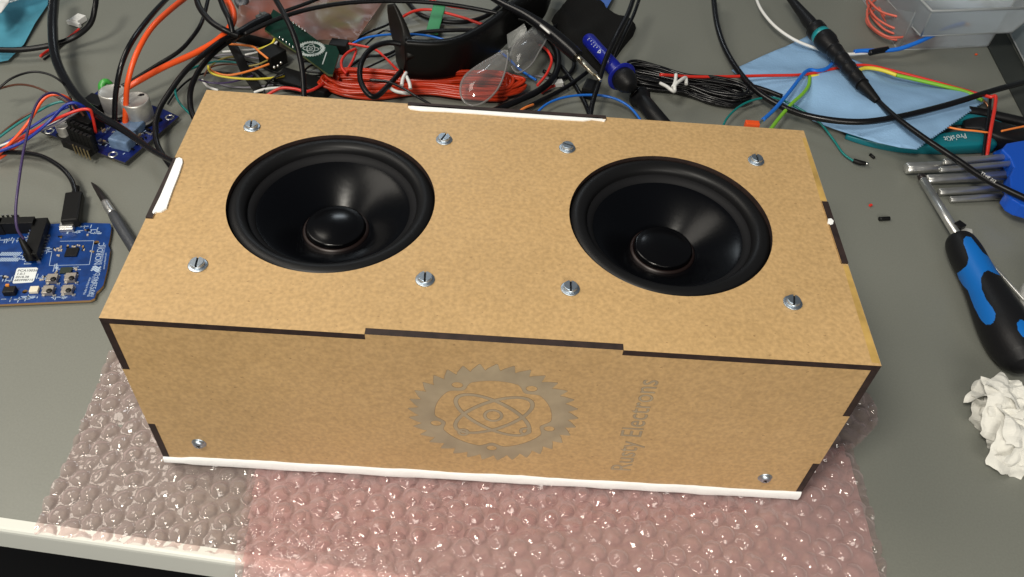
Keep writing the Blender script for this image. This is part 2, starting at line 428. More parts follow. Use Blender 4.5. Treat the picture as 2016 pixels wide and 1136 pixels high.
mb = MB(); mb.prism([outer, circle(-WC, WY, RW), circle(WC, WY, RW)], BH - TK, BH, mi=0, mside=1)
mb.build('top_panel', [MDF, BURNT], box_t)
# front panel: outline in x,z placed at y = 0..TK
def PZ(px, py): return PY(px, py, 0.0).z
zl0, zl1 = PZ(327, 836), PZ(250, 727)
zr0, zr1 = PZ(1610, 913), PZ(1672, 820)
XZ = Matrix(((1, 0, 0, 0), (0, 0, -1, 0), (0, 1, 0, 0), (0, 0, 0, 1)))   # (x,y,z)->(x,-z,y)
i_ = BW - TK - g
fo = [(-i_, 0), (i_, 0), (i_, zr0), (BW, zr0), (BW, zr1), (i_, zr1), (i_, BH - TK - g), (fx1 - g, BH - TK - g), (fx1 - g, BH), (fx0 + g, BH), (fx0 + g, BH - TK - g),
      (-i_, BH - TK - g), (-i_, zl1), (-BW, zl1), (-BW, zl0), (-i_, zl0)]
mb = MB(); mb.prism([fo], -TK, -0.0, M=XZ, mi=0, mside=1); mb.build('front_panel', [MDF, BURNT], box_t)
bo = [(-i_, 0), (i_, 0), (i_, BH - TK - g), (bx1 - g, BH - TK - g), (bx1 - g, BH + .10), (bx0 + g, BH + .10), (bx0 + g, BH - TK - g), (-i_, BH - TK - g)]
mb = MB(); mb.prism([bo], -BD, -BD + TK, M=XZ, mi=0, mside=1); mb.build('back_panel', [MDF, BURNT], box_t)
# side panels: outline in y,z
YZ = Matrix(((0, 0, 1, 0), (1, 0, 0, 0), (0, 1, 0, 0), (0, 0, 0, 1)))
def side(yn0, yn1, za, zb, xa, xb):
    a = 0.0; b = TK + g
    o2 = [(a, 0), (BD - b, 0), (BD - b, BH - TK - g), (yn1 - g, BH - TK - g), (yn1 - g, BH + .07), (yn0 + g, BH + .07), (yn0 + g, BH - TK - g),
          (a, BH - TK - g), (a, zb + g), (b, zb + g), (b, za - g), (a, za - g)]
    m_ = MB(); m_.prism([o2], xa, xb, M=YZ, mi=0, mside=1); m_.build('side_panel', [MDF, BURNT], box_t)
side(ly0, ly1, zl0, zl1, -BW, -BW + TK)
side(ry0, ry1, zr0, zr1, BW - TK, BW)
mb = MB(); mb.box((0, BD / 2, 0.16), (2 * i_ - 0.7, BD - 0.7, 0.3)); mb.build('bottom_panel', MDF, box_t)

def woofer(cx):
    M = Matrix.Translation((cx, WY, BH))
    m_ = MB()
    pr = [(4.62, -0.62), (4.56, -0.30)]
    for k in range(15):
        a = math.pi * k / 14; pr.append((4.11 + 0.41 * math.cos(a), -0.42 + 0.37 * math.sin(a)))
    pr += [(3.69, -0.47)]
    m_.ring(pr, M, 96)
    root = m_.build('woofer', RUBBER, box_t, doublefix=False)
    m_ = MB()
    m_.ring([(3.71, -0.46), (3.66, -0.45), (3.42, -0.62), (3.38, -0.70)], M, 96)
    m_.build('cone_lip', LEDGE, root, doublefix=False)
    pr = []
    for k in range(29):
        t = k / 28; pr.append((3.38 - (3.38 - 1.45) * t, -0.70 - 1.22 * (t ** 1.22)))
    m_ = MB(); m_.ring(pr, M, 96); m_.build('cone', CONE, root, doublefix=False)
    m_ = MB(); m_.ring([(1.50, -1.90), (1.44, -1.80), (1.36, -1.80), (1.33, -1.9)], M, 64); m_.build('coil_ring', COPPERRING, root, doublefix=False)
    pr = [(1.34, -1.92), (1.33, -1.66), (1.30, -1.60), (1.24, -1.585)]
    for k in range(1, 12):
        t = k / 11; rr = 1.2 * (1 - t); pr.append((max(rr, 0.001), -1.60 + 0.20 * (1 - (1 - t) ** 2)))
    m_ = MB(); m_.ring(pr, M, 64); m_.build('dust_cap', CAP, root, doublefix=False)
woofer(-WC); woofer(WC)
# back plate under the cones so the box is not open
def screw(loc, rot, M0=None, slot=True):
    T_ = (M0 or Matrix.Identity(4)) @ Matrix.Translation(loc) @ Matrix.Rotation(rot, 4, 'Z')
    m_ = MB(T_)
    rh = 0.285
    m_.lathe([(rh, 0.05), (rh, 0.15)], n=32)
    for sgn in (1, -1):
        n_ = 18; gap = 0.042; a0 = math.asin(gap / rh)
        for (ra, za, rb, zb) in ((rh, 0.15, rh, 0.235), ):
            arc = [(sgn * 1, 0)]
        pts = []
        for k in range(n_ + 1):
            a = a0 + (math.pi - 2 * a0) * k / n_; pts.append((rh * math.cos(a) * sgn, rh * math.sin(a) * sgn))
        m_.prism([pts], 0.148, 0.215, mi=0)
        pts2 = [(p[0] * 0.90, sgn * max(abs(p[1]) * 0.90, gap)) for p in pts]
        m_.prism([pts2], 0.21, 0.245, mi=0)
    m_.box(None, (.52, .08, .01), mi=1, M=Matrix.Translation((0, 0, .157)))  # dark insert paints the shade at the slot's bottom
    r = m_.build('screw', [ZINC, CHIP], box_t)
    m_ = MB(T_)
    m_.lathe([(0.395, 0.002), (0.395, 0.04), (0.38, 0.05), (0.1, 0.05)], n=36); m_.build('washer', ZINC, r)
rots = [0.15, -0.35, 0.1, 0.05, 1.2, 0.0, 0.0, -0.2]
k = 0
for cx, cy in [(-WC - .03, 7.588), (WC + .03, 7.588)]:
    for dx, dy in ((-1, 1), (1, 1), (-1, -1), (1, -1)):
        screw((cx + dx * 4.576, cy + dy * 4.576, BH), math.pi / 2 + rots[k]); k += 1
m_ = MB(); m_.prism([[(14.66, .15), (14.98, .12), (14.98, ry0 - .1), (14.76, ry0 - .1)]], BH + .001, BH + .004)
m_.build('glue_stain', mat('glue_stain', (.44, .285, .085), .4, var=.25, vscale=110), box_t); m_ = MB(); m_.prism([[(14.70, ry1 + .1), (14.98, ry1 + .1), (14.98, BD - .6), (14.80, BD - .6)]], BH + .001, BH + .004)
m_.build('glue_stain', mat('glue_stain', (.44, .285, .085), .4, var=.25, vscale=110), box_t)
# two pan head screws low on the front
FRONT = Matrix(((1, 0, 0, 0), (0, 0, -1, 0), (0, 1, 0, 0), (0, 0, 0, 1)))
def panscrew(px, py):
    p = PY(px, py, 0); T_ = FRONT @ Matrix.Translation((p.x, p.z, 0))
    m_ = MB(T_)
    m_.lathe([(0.27, 0.03), (0.275, 0.07), (0.25, 0.13), (0.19, 0.185), (0.10, 0.21), (0.07, 0.205), (0.05, 0.13), (0.0001, 0.12)], n=32)
    for a in (0.5, 0.5 + math.pi / 2):
        m_.box((0, 0, 0), (1, 1, 1), mi=1, M=T_.inverted() @ T_ @ Matrix.Translation((0, 0, 0.196)) @ Matrix.Rotation(a, 4, 'Z') @ Matrix.Diagonal((0.26, 0.05, 0.03, 1)))
    r = m_.build('screw', [ZINC, CHIP], box_t)
    m_ = MB(T_); m_.lathe([(0.33, 0.002), (0.33, 0.03), (0.1, 0.035)], n=32); m_.build('washer', ZINC, r)
panscrew(392, 872); panscrew(1506, 940)

# white sealant: lower front bead, and smears on the left tab, the back tab and the right tab
def bead(pts3, widths, heights, up, name='sealant_bead'):
    """a flattened smear along pts3: widths across (in the surface), height along up"""
    m_ = MB(); vs = []; fs = []; n_ = 10
    pp = [Vector(p) for p in pts3]; up = Vector(up)
    for i, p in enumerate(pp):
        tg = (pp[min(i + 1, len(pp) - 1)] - pp[max(i - 1, 0)]).normalized(); sd = up.cross(tg).normalized()
        for k_ in range(n_ + 1):
            t = -1 + 2 * k_ / n_
            j = 1 + 0.12 * noise.noise(p * 2.1 + sd * t)
            vs.append(p + sd * (widths[i] * t * j) + up * (heights[i] * math.sqrt(max(0, 1 - t * t)) - 0.004))
    for i in range(len(pp) - 1):
        for k_ in range(n_): fs.append([i * (n_ + 1) + k_, i * (n_ + 1) + k_ + 1, (i + 1) * (n_ + 1) + k_ + 1, (i + 1) * (n_ + 1) + k_])
    m_.add(vs, fs, 0, True); return m_.build(name, CAULK, box_t)
n_ = 70; pts = []; wd = []; ht = []
for i in range(n_ + 1):
    t = i / n_; x = -BW + 0.0 + (2 * BW - 0.02) * t
    pts.append((x, 0.0, 0.30 + 0.05 * noise.noise(Vector((x * .5, 3, 0)))))
    wd.append(0.36 + 0.06 * noise.noise(Vector((x * .35, 0, 0))) - (0.12 if t < .03 else 0)); ht.append(0.10 + 0.03 * noise.noise(Vector((x * .8, 7, 0))))
bead(pts, wd, ht, (0, -1, 0))
mb = MB(); mb.box((BW - 0.12, 0.12, 0.14), (0.36, 0.36, 0.26), rz=0.4, bevel=0.08); mb.build('sealant_bead', CAULK, box_t)
def smear_top(pl, name='sealant_smear', h=0.10):
    pp = [notchx(x, y, BH + h * .7) for x, y in pl]
    m_ = MB(); cx = sum(p.x for p in pp) / len(pp); cy = sum(p.y for p in pp) / len(pp)
    m_.prism([[(p.x, p.y) for p in pp]], BH + 0.003, BH + h * 0.8)
    m_.prism([[(cx + (p.x - cx) * .97, p.y + (0.03 if p.y < cy else -0.03)) for p in pp]], BH + 0.004, BH + h)
    m_.build(name, CAULK, box_t)
smear_top([(347, 312), (353, 310), (359, 313), (360, 320), (352, 345), (342, 370), (334, 392), (328, 410), (318, 416), (308, 417), (302, 421), (300, 418), (315, 388), (332, 348)])
smear_top([(803, 210), (808, 207), (830, 207), (870, 210), (940, 216), (1010, 221), (1080, 226), (1140, 230), (1180, 231), (1193, 235), (1190, 238), (1170, 234), (1150, 237), (1100, 234), (1020, 229), (940, 223), (880, 219), (830, 217), (808, 214)])
smear_top([(1630, 431), (1636, 430), (1641, 435), (1640, 441), (1635, 443), (1630, 438)])

# engraved gear emblem and lettering on the front panel
gc = PY(971, 818, 0)
GX = FRONT @ Matrix.Translation((gc.x, gc.z, 0))
NT = 33
def gear(off=0.0):
    o_ = []
    for k_ in range(NT):
        a = 2 * math.pi * k_ / NT; s_ = 2 * math.pi / NT
        for (da, r) in ((0.0, 3.18), (0.20, 3.32), (0.72, 3.62), (0.80, 3.58), (0.92, 3.30)):
            o_.append(((r + off) * math.cos(-(a + da * s_)), (r + off) * math.sin(-(a + da * s_))))
    lobes = [2 * math.pi * k_ / 5 + R_(55) for k_ in range(5)]
    inn = []
    for k_ in range(200):
        a = 2 * math.pi * k_ / 200; r = 2.50
        for l in lobes:
            dd = abs((a - l + math.pi) % (2 * math.pi) - math.pi)
            if dd < 0.26: r -= 0.34 * (0.5 + 0.5 * math.cos(math.pi * dd / 0.26))
        inn.append(((r - off) * math.cos(a), (r - off) * math.sin(a)))
    holes = [[(2.58 * math.cos(l) + (0.24 - off) * math.cos(b), 2.58 * math.sin(l) + (0.20 - off) * math.sin(b)) for b in [2 * math.pi * j / 18 for j in range(18)]] for l in lobes]
    return [o_, inn] + holes
def ell_band(a_, b_, w_, ang, off=0.0, n=64):
    ca, sa = math.cos(ang), math.sin(ang); lo = []
    for sgn in (1, -1):
        l = []
        for k_ in range(n):
            t = 2 * math.pi * k_ / n; x = (a_ + sgn * (w_ / 2 + off)) * math.cos(t); y = (b_ + sgn * (w_ / 2 + off)) * math.sin(t)
            l.append((x * ca - y * sa, x * sa + y * ca))
        lo.append(l)
    return lo
for nm, off, z, mt in (('emblem_outline', 0.014, 0.006, mat('emblem_burn_shade', (0.15, 0.10, 0.055), 0.6)), ('gear_emblem', 0.0, 0.010, LOGO)):  # dark rim under the emblem: laser burn plus painted recess shadow
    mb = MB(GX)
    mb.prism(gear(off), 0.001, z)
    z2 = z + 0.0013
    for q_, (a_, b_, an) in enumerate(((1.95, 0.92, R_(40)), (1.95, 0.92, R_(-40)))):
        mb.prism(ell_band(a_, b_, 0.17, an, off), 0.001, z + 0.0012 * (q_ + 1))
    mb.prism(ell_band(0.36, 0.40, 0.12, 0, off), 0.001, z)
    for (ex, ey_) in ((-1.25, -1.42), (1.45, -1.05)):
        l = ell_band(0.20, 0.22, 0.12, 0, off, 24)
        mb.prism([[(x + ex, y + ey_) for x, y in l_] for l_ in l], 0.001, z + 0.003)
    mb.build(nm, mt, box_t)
tp = PY(1240, 928, 0); te = PY(1281, 742, 0)
for nm, off, z, mt in (('lettering_outline', 0.016, 0.004, mat('lettering_burn_shade', (0.22, 0.15, 0.08), 0.6)), ('engraved_lettering', 0.0, 0.009, LOGO)):  # same dark rim round the letters, burn and painted recess shadow
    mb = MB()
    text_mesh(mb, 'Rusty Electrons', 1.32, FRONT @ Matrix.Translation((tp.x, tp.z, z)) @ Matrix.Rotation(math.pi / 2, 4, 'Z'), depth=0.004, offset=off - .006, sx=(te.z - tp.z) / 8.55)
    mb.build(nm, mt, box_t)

# ------------------------------------------------------------------ bubble wrap
def wrap(name, label, poly, mt, seed, thick, res=0.075, base=0.02, pitch=1.1, ang=0.1, hole=None, drape=True, big=0.25, creases=False):
    rnd = random.Random(seed)
    xs = [p[0] for p in poly]; ys = [p[1] for p in poly]
    ax, bx, ay, by = min(xs), max(xs), min(ys), max(ys)
    nx, ny = int((bx - ax) / res) + 2, int((by - ay) / res) + 2
    ca, sa = math.cos(ang), math.sin(ang); rowh = pitch * 0.866
    bub = {}
    def bubble(i, j):
        if (i, j) not in bub:
            bub[(i, j)] = (rnd.uniform(-.09, .09), rnd.uniform(-.09, .09), rnd.uniform(0.35, 1.15), rnd.uniform(-.35, .35), rnd.uniform(-.35, .35), rnd.random())
        return bub[(i, j)]
    idx = {}; vs = []; fs = []
    def height(x, y):
        u, v = x * ca + y * sa, -x * sa + y * ca
        j0 = round(v / rowh); h = 0
        for j in (j0 - 1, j0, j0 + 1):
            o_ = 0.5 * pitch if j & 1 else 0
            i = round((u - o_) / pitch); b = bubble(i, j)
            du, dv = u - (i * pitch + o_) - b[0], v - j * rowh - b[1]
            rr = math.hypot(du, dv) / (0.455 * pitch)
            if rr < 1:
                hh = 0.32 * b[2] * (1 - rr ** 2.2) ** 0.8
                hh *= 1 + b[3] * du + b[4] * dv
                if b[5] < 0.55:      # soft, dented bubbles
                    hh -= 0.15 * max(0, noise.noise(Vector((x * 2.6, y * 2.6, b[5] * 90)))+0.15)
                h = max(h, hh)
        return h
    for i in range(nx):
        for j in range(ny):
            x, y = ax + i * res, ay + j * res
            if not inpoly(x, y, poly): continue
            if hole and hole[0] < x < hole[1] and hole[2] < y < hole[3]: continue
            under = -BW - .05 < x < BW + .05 and -.05 < y < BD
            hb = height(x, y)
            wv = big * (0.5 + 0.5 * noise.noise(Vector((x * .22, y * .22, seed)))) * min(1.0, max(0.0, 1.0))
            cr = 0.05 * abs(noise.noise(Vector((x * 1.3, y * 1.3, seed + 5)))) + 0.03 * noise.noise(Vector((x * 4, y * 4, seed + 9)))
            z = DZ + base + hb * thick + wv + cr
            if under or (-BW - 1 < x < BW + 1 and -1.0 < y < BD):
                dd = 0 if under else max(-BW - x, x - BW, -y, 0)
                lim = -0.03 + dd * 0.5
                z = min(z, lim)
            if creases:
                ln = (y + 2.9) + .30 * (x + 8.3)
                m__ = math.exp(-(ln / .55) ** 2) * (1 if -9.5 < x < .5 else 0) + (.8 if ln < 0 and x < -1.5 else 0) * min(1, -ln)
                if m__ > .01:
                    q_ = Vector((x * 1.1 + .5 * y, y * 1.5 - .4 * x, seed)); dd_, _p = noise.voronoi(q_); d2_, _p = noise.voronoi(q_ * 2.2)
                    z += m__ * (.34 * min(.8, dd_[1] - dd_[0]) + .13 * min(.8, d2_[1] - d2_[0]))
            over = ey(x) - 0.45 - y
            if drape and over > 0:
                z -= 0.22 * over + 0.18 * over ** 1.6
            idx[(i, j)] = len(vs); vs.append((x, y, z))
    for i in range(nx - 1):
        for j in range(ny - 1):
            k_ = [(i, j), (i + 1, j), (i + 1, j + 1), (i, j + 1)]
            if all(q_ in idx for q_ in k_): fs.append([idx[q_] for q_ in k_])
    m_ = MB(); m_.add(vs, fs, 0, True)
    return tag(m_.build(name, mt, doublefix=False), label, 'bubble wrap')
FILM1 = mat_film('thin_wrap_film', (0.95, 0.86, 0.85), (1.0, 0.80, 0.79), 0.14, 0.055, flatn=True, rim=.4, bscale=150, bstr=.5)
FILM2 = mat_film('pink_wrap_film', (0.92, 0.83, 0.82), (0.95, 0.80, 0.79), 0.10, 0.055, flatn=True, rim=.5, bscale=150, bstr=.45)
FILM3 = mat_film('pink_backing_film', (0.93, 0.76, 0.75), (1.0, 0.76, 0.75), 0.5, 0.2, flatn=True)
s1 = poly_at([(228, 672), (190, 760), (150, 860), (100, 970), (62, 1052), (150, 1062), (300, 1078), (420, 1092), (520, 1100)]) + [(12, -1.0), (16.5, 2.2)]
s1 += poly_at([(1683, 885), (1700, 868), (1724, 842), (1729, 830), (1720, 790), (1700, 765)]) + [(17, 9), (-20, 9)]
wrap('bubble_wrap', 'thin clear bubble wrap under the left end of the box, grey desk showing through', s1, FILM1, 3, 0.85, pitch=.92, base=0.0, big=0.03, ang=0.35, hole=(-14, 14, 1, 9), drape=True)
s2 = [(P(492, 912).x, 3)] + poly_at([(492, 912), (484, 980), (472, 1060), (462, 1136), (455, 1180)]) + [(-9.5, -9.5), (20, -9.5)] + poly_at([(1752, 1180), (1738, 1120), (1722, 1050), (1700, 960), (1672, 880)]) + [(15.5, 3)]
wrap('bubble_wrap', 'pink doubled bubble wrap spread in front of the box, with shiny creases', s2, FILM2, 11, 0.95, pitch=.99, res=.06, base=0.12, big=0.22, ang=-0.25, hole=(-14, 14, 1, 9), creases=True)
wrap('bubble_wrap', 'pink underlayer of bubble wrap folded beneath the shiny front sheet', [(x + (0.25 if x < 0 else -0.25), y) for x, y in s2], FILM3, 19, 0.22, res=0.12, base=0.02, big=0.1, ang=0.5, hole=(-14, 14, 1, 9))

# ------------------------------------------------------------------ wires
def wire(name, label, cat, pts, wpx, mt, group=None, parent=None, n=10, sub=7, tag_it=True):
    pp = [P(*p) for p in pts]
    if isinstance(wpx, (list, tuple)): rs = [pxr(w_, q_) for w_, q_ in zip(wpx, pp)]
    else:
        m_ = sum(pxr(wpx, q_) for q_ in pp) / len(pp); rs = [m_] * len(pp)
    pp = [Vector((q_.x, q_.y, max(q_.z, DZ + r_ + 0.005))) for q_, r_ in zip(pp, rs)]
    m_ = MB(); m_.tube(pp, rs, n=n, sub=sub)
    o_ = m_.build(name, mt, parent, label if parent is not None else None, doublefix=False)
    if parent is None: tag(o_, label, cat, group)
    return o_
GC = 'black cables tangled behind the box'
wire('cable', 'thick black cable from the top left plugging into the left side of the box', 'cable', [(108, -12, 2.2), (104, 50, 2.2), (110, 115, 2.0), (140, 175, 2.0), (185, 220, 2.3), (245, 257, 2.6), (300, 296, 3.2), (350, 322, 4.2), (372, 330, 4.6)], [19, 19, 18, 18, 17, 15, 12, 10, 10], BLKG, n=14)
wire('cable', 'black cable curving from the left frame edge over the small white connector', 'cable', [(-12, 98, .9), (40, 98, .9), (100, 89, 1.0), (145, 74, 1.2), (177, 48, 2.0), (187, 15, 3.0), (190, -12, 3.4)], 11, BLK)
# small white connector with a red and a black lead
t = thing('wire_connector', 'small white plug on short red and black leads, top left', 'connector', P(155, 48))
wire('lead', 'red lead', '', [(156, 57, .25), (138, 72, .2), (115, 88, .15), (92, 101, .15), (79, 111, .12)], 5, RED, parent=t)
wire('lead', 'black lead', '', [(152, 60, .15), (136, 76, .12), (118, 92, .12), (100, 107, .12), (86, 117, .12)], 4, BLK, parent=t)
mb = MB(); a = P(155, 47); mb.box((a.x + .05, a.y + .1, DZ + .32), (0.72, 0.9, 0.4), rz=-0.35); mb.box((a.x - .12, a.y - .42, DZ + .26), (1.15, .2, .3), rz=-0.35); mb.build('housing', WHT, t)

GJ = 'jumper wires running to the amplifier board'
J = [('thin black jumper wire arching highest over the desk at the left edge', BLK, [(-12, 184, 2), (20, 156, 2.6), (60, 142, 3), (95, 146, 2.8), (122, 162, 2.3), (134, 180, 1.6), (140, 196, 1.2)], 4.5),
     ('brown jumper wire arching below the thin black one', BROWN, [(-12, 178, 1.6), (30, 167, 2.4), (65, 170, 2.8), (100, 185, 2.8), (130, 200, 2.6), (152, 212, 2.2), (165, 228, 1.6)], 4.5),
     ('orange red jumper wire looping up to the board header', ORG, [(-12, 312, .6), (30, 272, 1.6), (60, 235, 2.4), (85, 196, 3.1), (108, 186, 3.3), (132, 192, 3), (144, 206, 2.2), (150, 222, 1.5)], 6),
     ('teal jumper wire in the bundle at the left edge', TEAL, [(-12, 278, .8), (30, 247, 1.5), (70, 222, 2.1), (105, 204, 2.5), (138, 199, 2.5), (158, 205, 2)], 5),
     ('dark brown jumper wire beside the teal one', BROWN, [(-12, 275, .6), (18, 250, 1.2), (45, 231, 1.7), (75, 215, 2.0), (100, 206, 2.2)], 4),
     ('blue jumper wire bending over the pin header', DBLUE, [(-12, 302, 1.0), (40, 282, 1.4), (70, 262, 1.9), (100, 236, 2.5), (128, 208, 2.9), (150, 203, 2.9), (170, 215, 2.3), (180, 235, 1.4)], 6),
     ('red jumper wire with a sharp bend down into the header', RED, [(-12, 305, .7), (30, 278, 1.2), (80, 250, 1.9), (120, 230, 2.6), (155, 217, 2.9), (176, 216, 2.9), (182, 228, 2.4), (189, 261, 1.1)], 6),
     ('white jumper wire low in the bundle at the left edge', WHT, [(-12, 292, .5), (20, 280, .8), (50, 268, 1.1), (80, 252, 1.5), (110, 238, 1.8), (130, 226, 1.8)], 4.5),
     ('dark blue jumper wire under the red ones', DBLUE, [(-12, 297, .4), (30, 270, .9), (65, 248, 1.4), (100, 226, 1.9), (135, 210, 2.3)], 5),
     ('grey jumper wire reaching the small capacitor', GREYW, [(60, 262, .9), (90, 254, 1.2), (115, 243, 1.5), (140, 228, 1.8), (160, 215, 2.0)], 4.5),
     ('orange wire lowest of the bundle at the left edge', ORG, [(-12, 318, .35), (15, 300, .6), (40, 280, .9), (62, 258, 1.2)], 7)]
for l, m_, p_, w_ in J: wire('jumper_wire', l, 'wire', p_, w_, m_, GJ)
t = thing('jumper_wire', 'purple jumper wire standing up from the blue board header', 'wire', P(60, 505), GJ)
wire('insulation', None, '', [(47, 470, 1.9), (34, 450, 2.6), (31, 415, 3.4), (36, 365, 4.2), (46, 300, 4.6), (58, 245, 4.6), (72, 205, 4.4), (90, 186, 4.2), (112, 184, 3.8), (138, 200, 3), (150, 215, 2.2)], 5, PURP, parent=t)
m_ = MB(); m_.tube([P(64, 512, .55), P(55, 495, .95), P(40, 468, 1.75)], [pxr(17, P(60, 505)), pxr(16, P(60, 505)), pxr(9, P(40, 470))], n=4, sub=1); m_.build('plug', BLKM, t)

# USB cable
t = thing('usb_cable', 'black cable with micro plug seated in the blue board', 'cable', P(135, 420))
wire('cord', None, '', [(-12, 302, .7), (30, 300, .8), (80, 307, 1.0), (120, 330, 1.0), (142, 357, .85), (150, 388, .75)], 9.5, BLKG, parent=t)
a, b = P(148, 384, .65), P(139, 441, .65)
M = aim(a, b); L = (b - a).length
m_ = MB(); m_.tube([a - (b - a) * .28, a], [.19, .24], n=10, sub=1)
m_.box(None, (.98, .62, L), bevel=.12, M=M @ Matrix.Translation((0, 0, L / 2))); m_.build('plug_body', BLKM, t)
a2 = P(133, 445, .45)
m_ = MB(); m_.box((a2.x, a2.y, DZ + .48), (.76, .55, .30), rz=R_(9), bevel=.04); m_.build('metal_shell', STEEL, t)

# power leads of the amplifier board
wire('power_lead', 'black power lead arching down between the two big capacitors', 'cable', [(338, -12, 4), (300, 28, 5), (262, 78, 5.4), (240, 125, 4.8), (229, 175, 3.4), (226, 215, 2.0), (226, 252, .8)], 10.5, BLKG)
wire('power_lead', 'red power lead arching down in front of the left capacitor', 'cable', [(375, -12, 4), (332, 22, 5), (296, 58, 5.4), (268, 108, 5), (252, 160, 3.8), (248, 205, 2.2), (247, 244, .9)], [11, 11, 11, 11, 11, 11, 12], ORG)
wire('cable', 'bright orange cable running from behind the capacitors up to the tangle', 'cable', [(252, 172, 2.2), (275, 158, 2.5), (325, 131, 2.8), (385, 104, 3.0), (430, 78, 3.2), (455, 50, 3.4), (458, 22, 3.6), (440, -12, 3.8)], [11, 12, 12, 12, 13, 14, 15, 14], ORG, n=12)
wire('cable', 'thin black cable running just above the bright orange one', 'cable', [(240, 170, 1.6), (262, 158, 1.8), (310, 128, 2.2), (350, 103, 2.6), (375, 78, 2.8), (398, 42, 3), (412, -12, 3)], 8, BLK)
BL = [('black cable bowing from the top frame edge into the cable crossing', [(385, -12, 4.4), (393, 15, 4.2), (415, 42, 4), (440, 58, 3.8), (470, 70, 3.4)], 12),
      ('black cable dropping steeply into the cable crossing', [(430, -12, 4.6), (440, 15, 4.4), (452, 40, 4.2), (458, 66, 3.6)], 11),
      ('thick black cable running from the crossing up to the green board', [(440, 80, 2.8), (470, 66, 2.8), (500, 48, 2.6), (530, 34, 2.4)], 17),
      ('black cable sweeping from the crossing down beside the amplifier board', [(470, 66, 3), (440, 78, 3.2), (400, 108, 3.2), (365, 140, 3.0), (335, 180, 2.4), (314, 215, 1.8), (306, 250, 1.4), (312, 290, 1.2), (345, 340, 1.2)], 11),
      ('second black cable sweeping behind the left back corner of the box', [(480, 66, 2.4), (445, 85, 2.6), (412, 113, 2.6), (388, 145, 2.2), (375, 180, 1.8), (376, 215, 1.4), (386, 240, 1.2)], 11),
      ('black cable arching over the green board and down behind the box', [(536, -12, 5.6), (556, 22, 5.6), (575, 60, 5.2), (588, 100, 4.6), (596, 145, 3.8), (599, 195, 3)], 11),
      ('long black cable arc crossing the antistatic bag towards the glasses', [(480, 68, 2.8), (540, 40, 3.2), (600, 20, 3.4), (680, 6, 3.4), (770, 2, 3.2), (860, 6, 3), (940, 18, 2.8), (1010, 34, 2.6), (1040, 42, 2.4)], 8.5),
      ('short black cable above the long arc on the antistatic bag', [(560, 22, 3.4), (600, 8, 3.6), (650, -12, 3.8)], 7),
      ('black cable looped round over the red wire bundle', [(800, 90, 3.0), (765, 84, 3.2), (732, 95, 3.2), (712, 122, 3.0), (709, 155, 2.8), (722, 182, 2.6), (740, 190, 2.4), (765, 168, 2.2), (790, 140, 2)], 11),
      ('black cable curving inside the safety glasses', [(790, 74, .6), (830, 64, .7), (880, 60, .8), (940, 60, .8), (985, 66, .7), (1010, 80, .6)], 8),
      ('thick black cable loop right of the clear lens', [(1062, 60, .6), (1088, 85, .7), (1099, 118, .8), (1090, 152, .8), (1062, 178, .8), (1020, 198, .8), (965, 222, .8)], 13),
      ('second black cable below the clear lens leading to the probe', [(1165, 135, .5), (1125, 165, .5), (1085, 188, .5), (1040, 210, .5), (1000, 235, .5)], 9),
      ('dark grey thin lead crossing the red wire bundle', [(728, 157, 3.2), (760, 160, 3.2), (790, 172, 3.1), (820, 190, 3.0), (852, 208, 2.8)], 5),
      ('black cable hanging from the top past the blue probe to the box', [(1250, -12, 4.4), (1236, 28, 4.2), (1212, 74, 3.8), (1192, 118, 3.0), (1178, 165, 2.2), (1166, 205, 1.8), (1160, 245, 1.5)], 10),
      ('twin black cable beside the one passing the blue probe', [(1262, -12, 3.6), (1248, 28, 3.4), (1230, 66, 3), (1212, 105, 2.2), (1200, 140, 1.4)], 7),
      ('thin black lead running behind the red bundle', [(600, 140, .6), (650, 145, .8), (700, 140, .8), (740, 125, .8), (800, 90, .8), (760, 60, .8), (720, 88, .6)], 4),
      ('thin black lead bending behind the box near the white wire', [(520, 186, .6), (522, 172, .6), (535, 156, .8), (560, 146, 1.0)], 4),
      ('black lead lying left of the glasses frame', [(690, 88, .4), (720, 66, .5), (760, 50, .5), (800, 28, .5)], 5),
      ]
for l, p_, w_ in BL: wire('cable', l, 'cable', p_, w_, BLK if w_ > 6 else BLKG, GC)
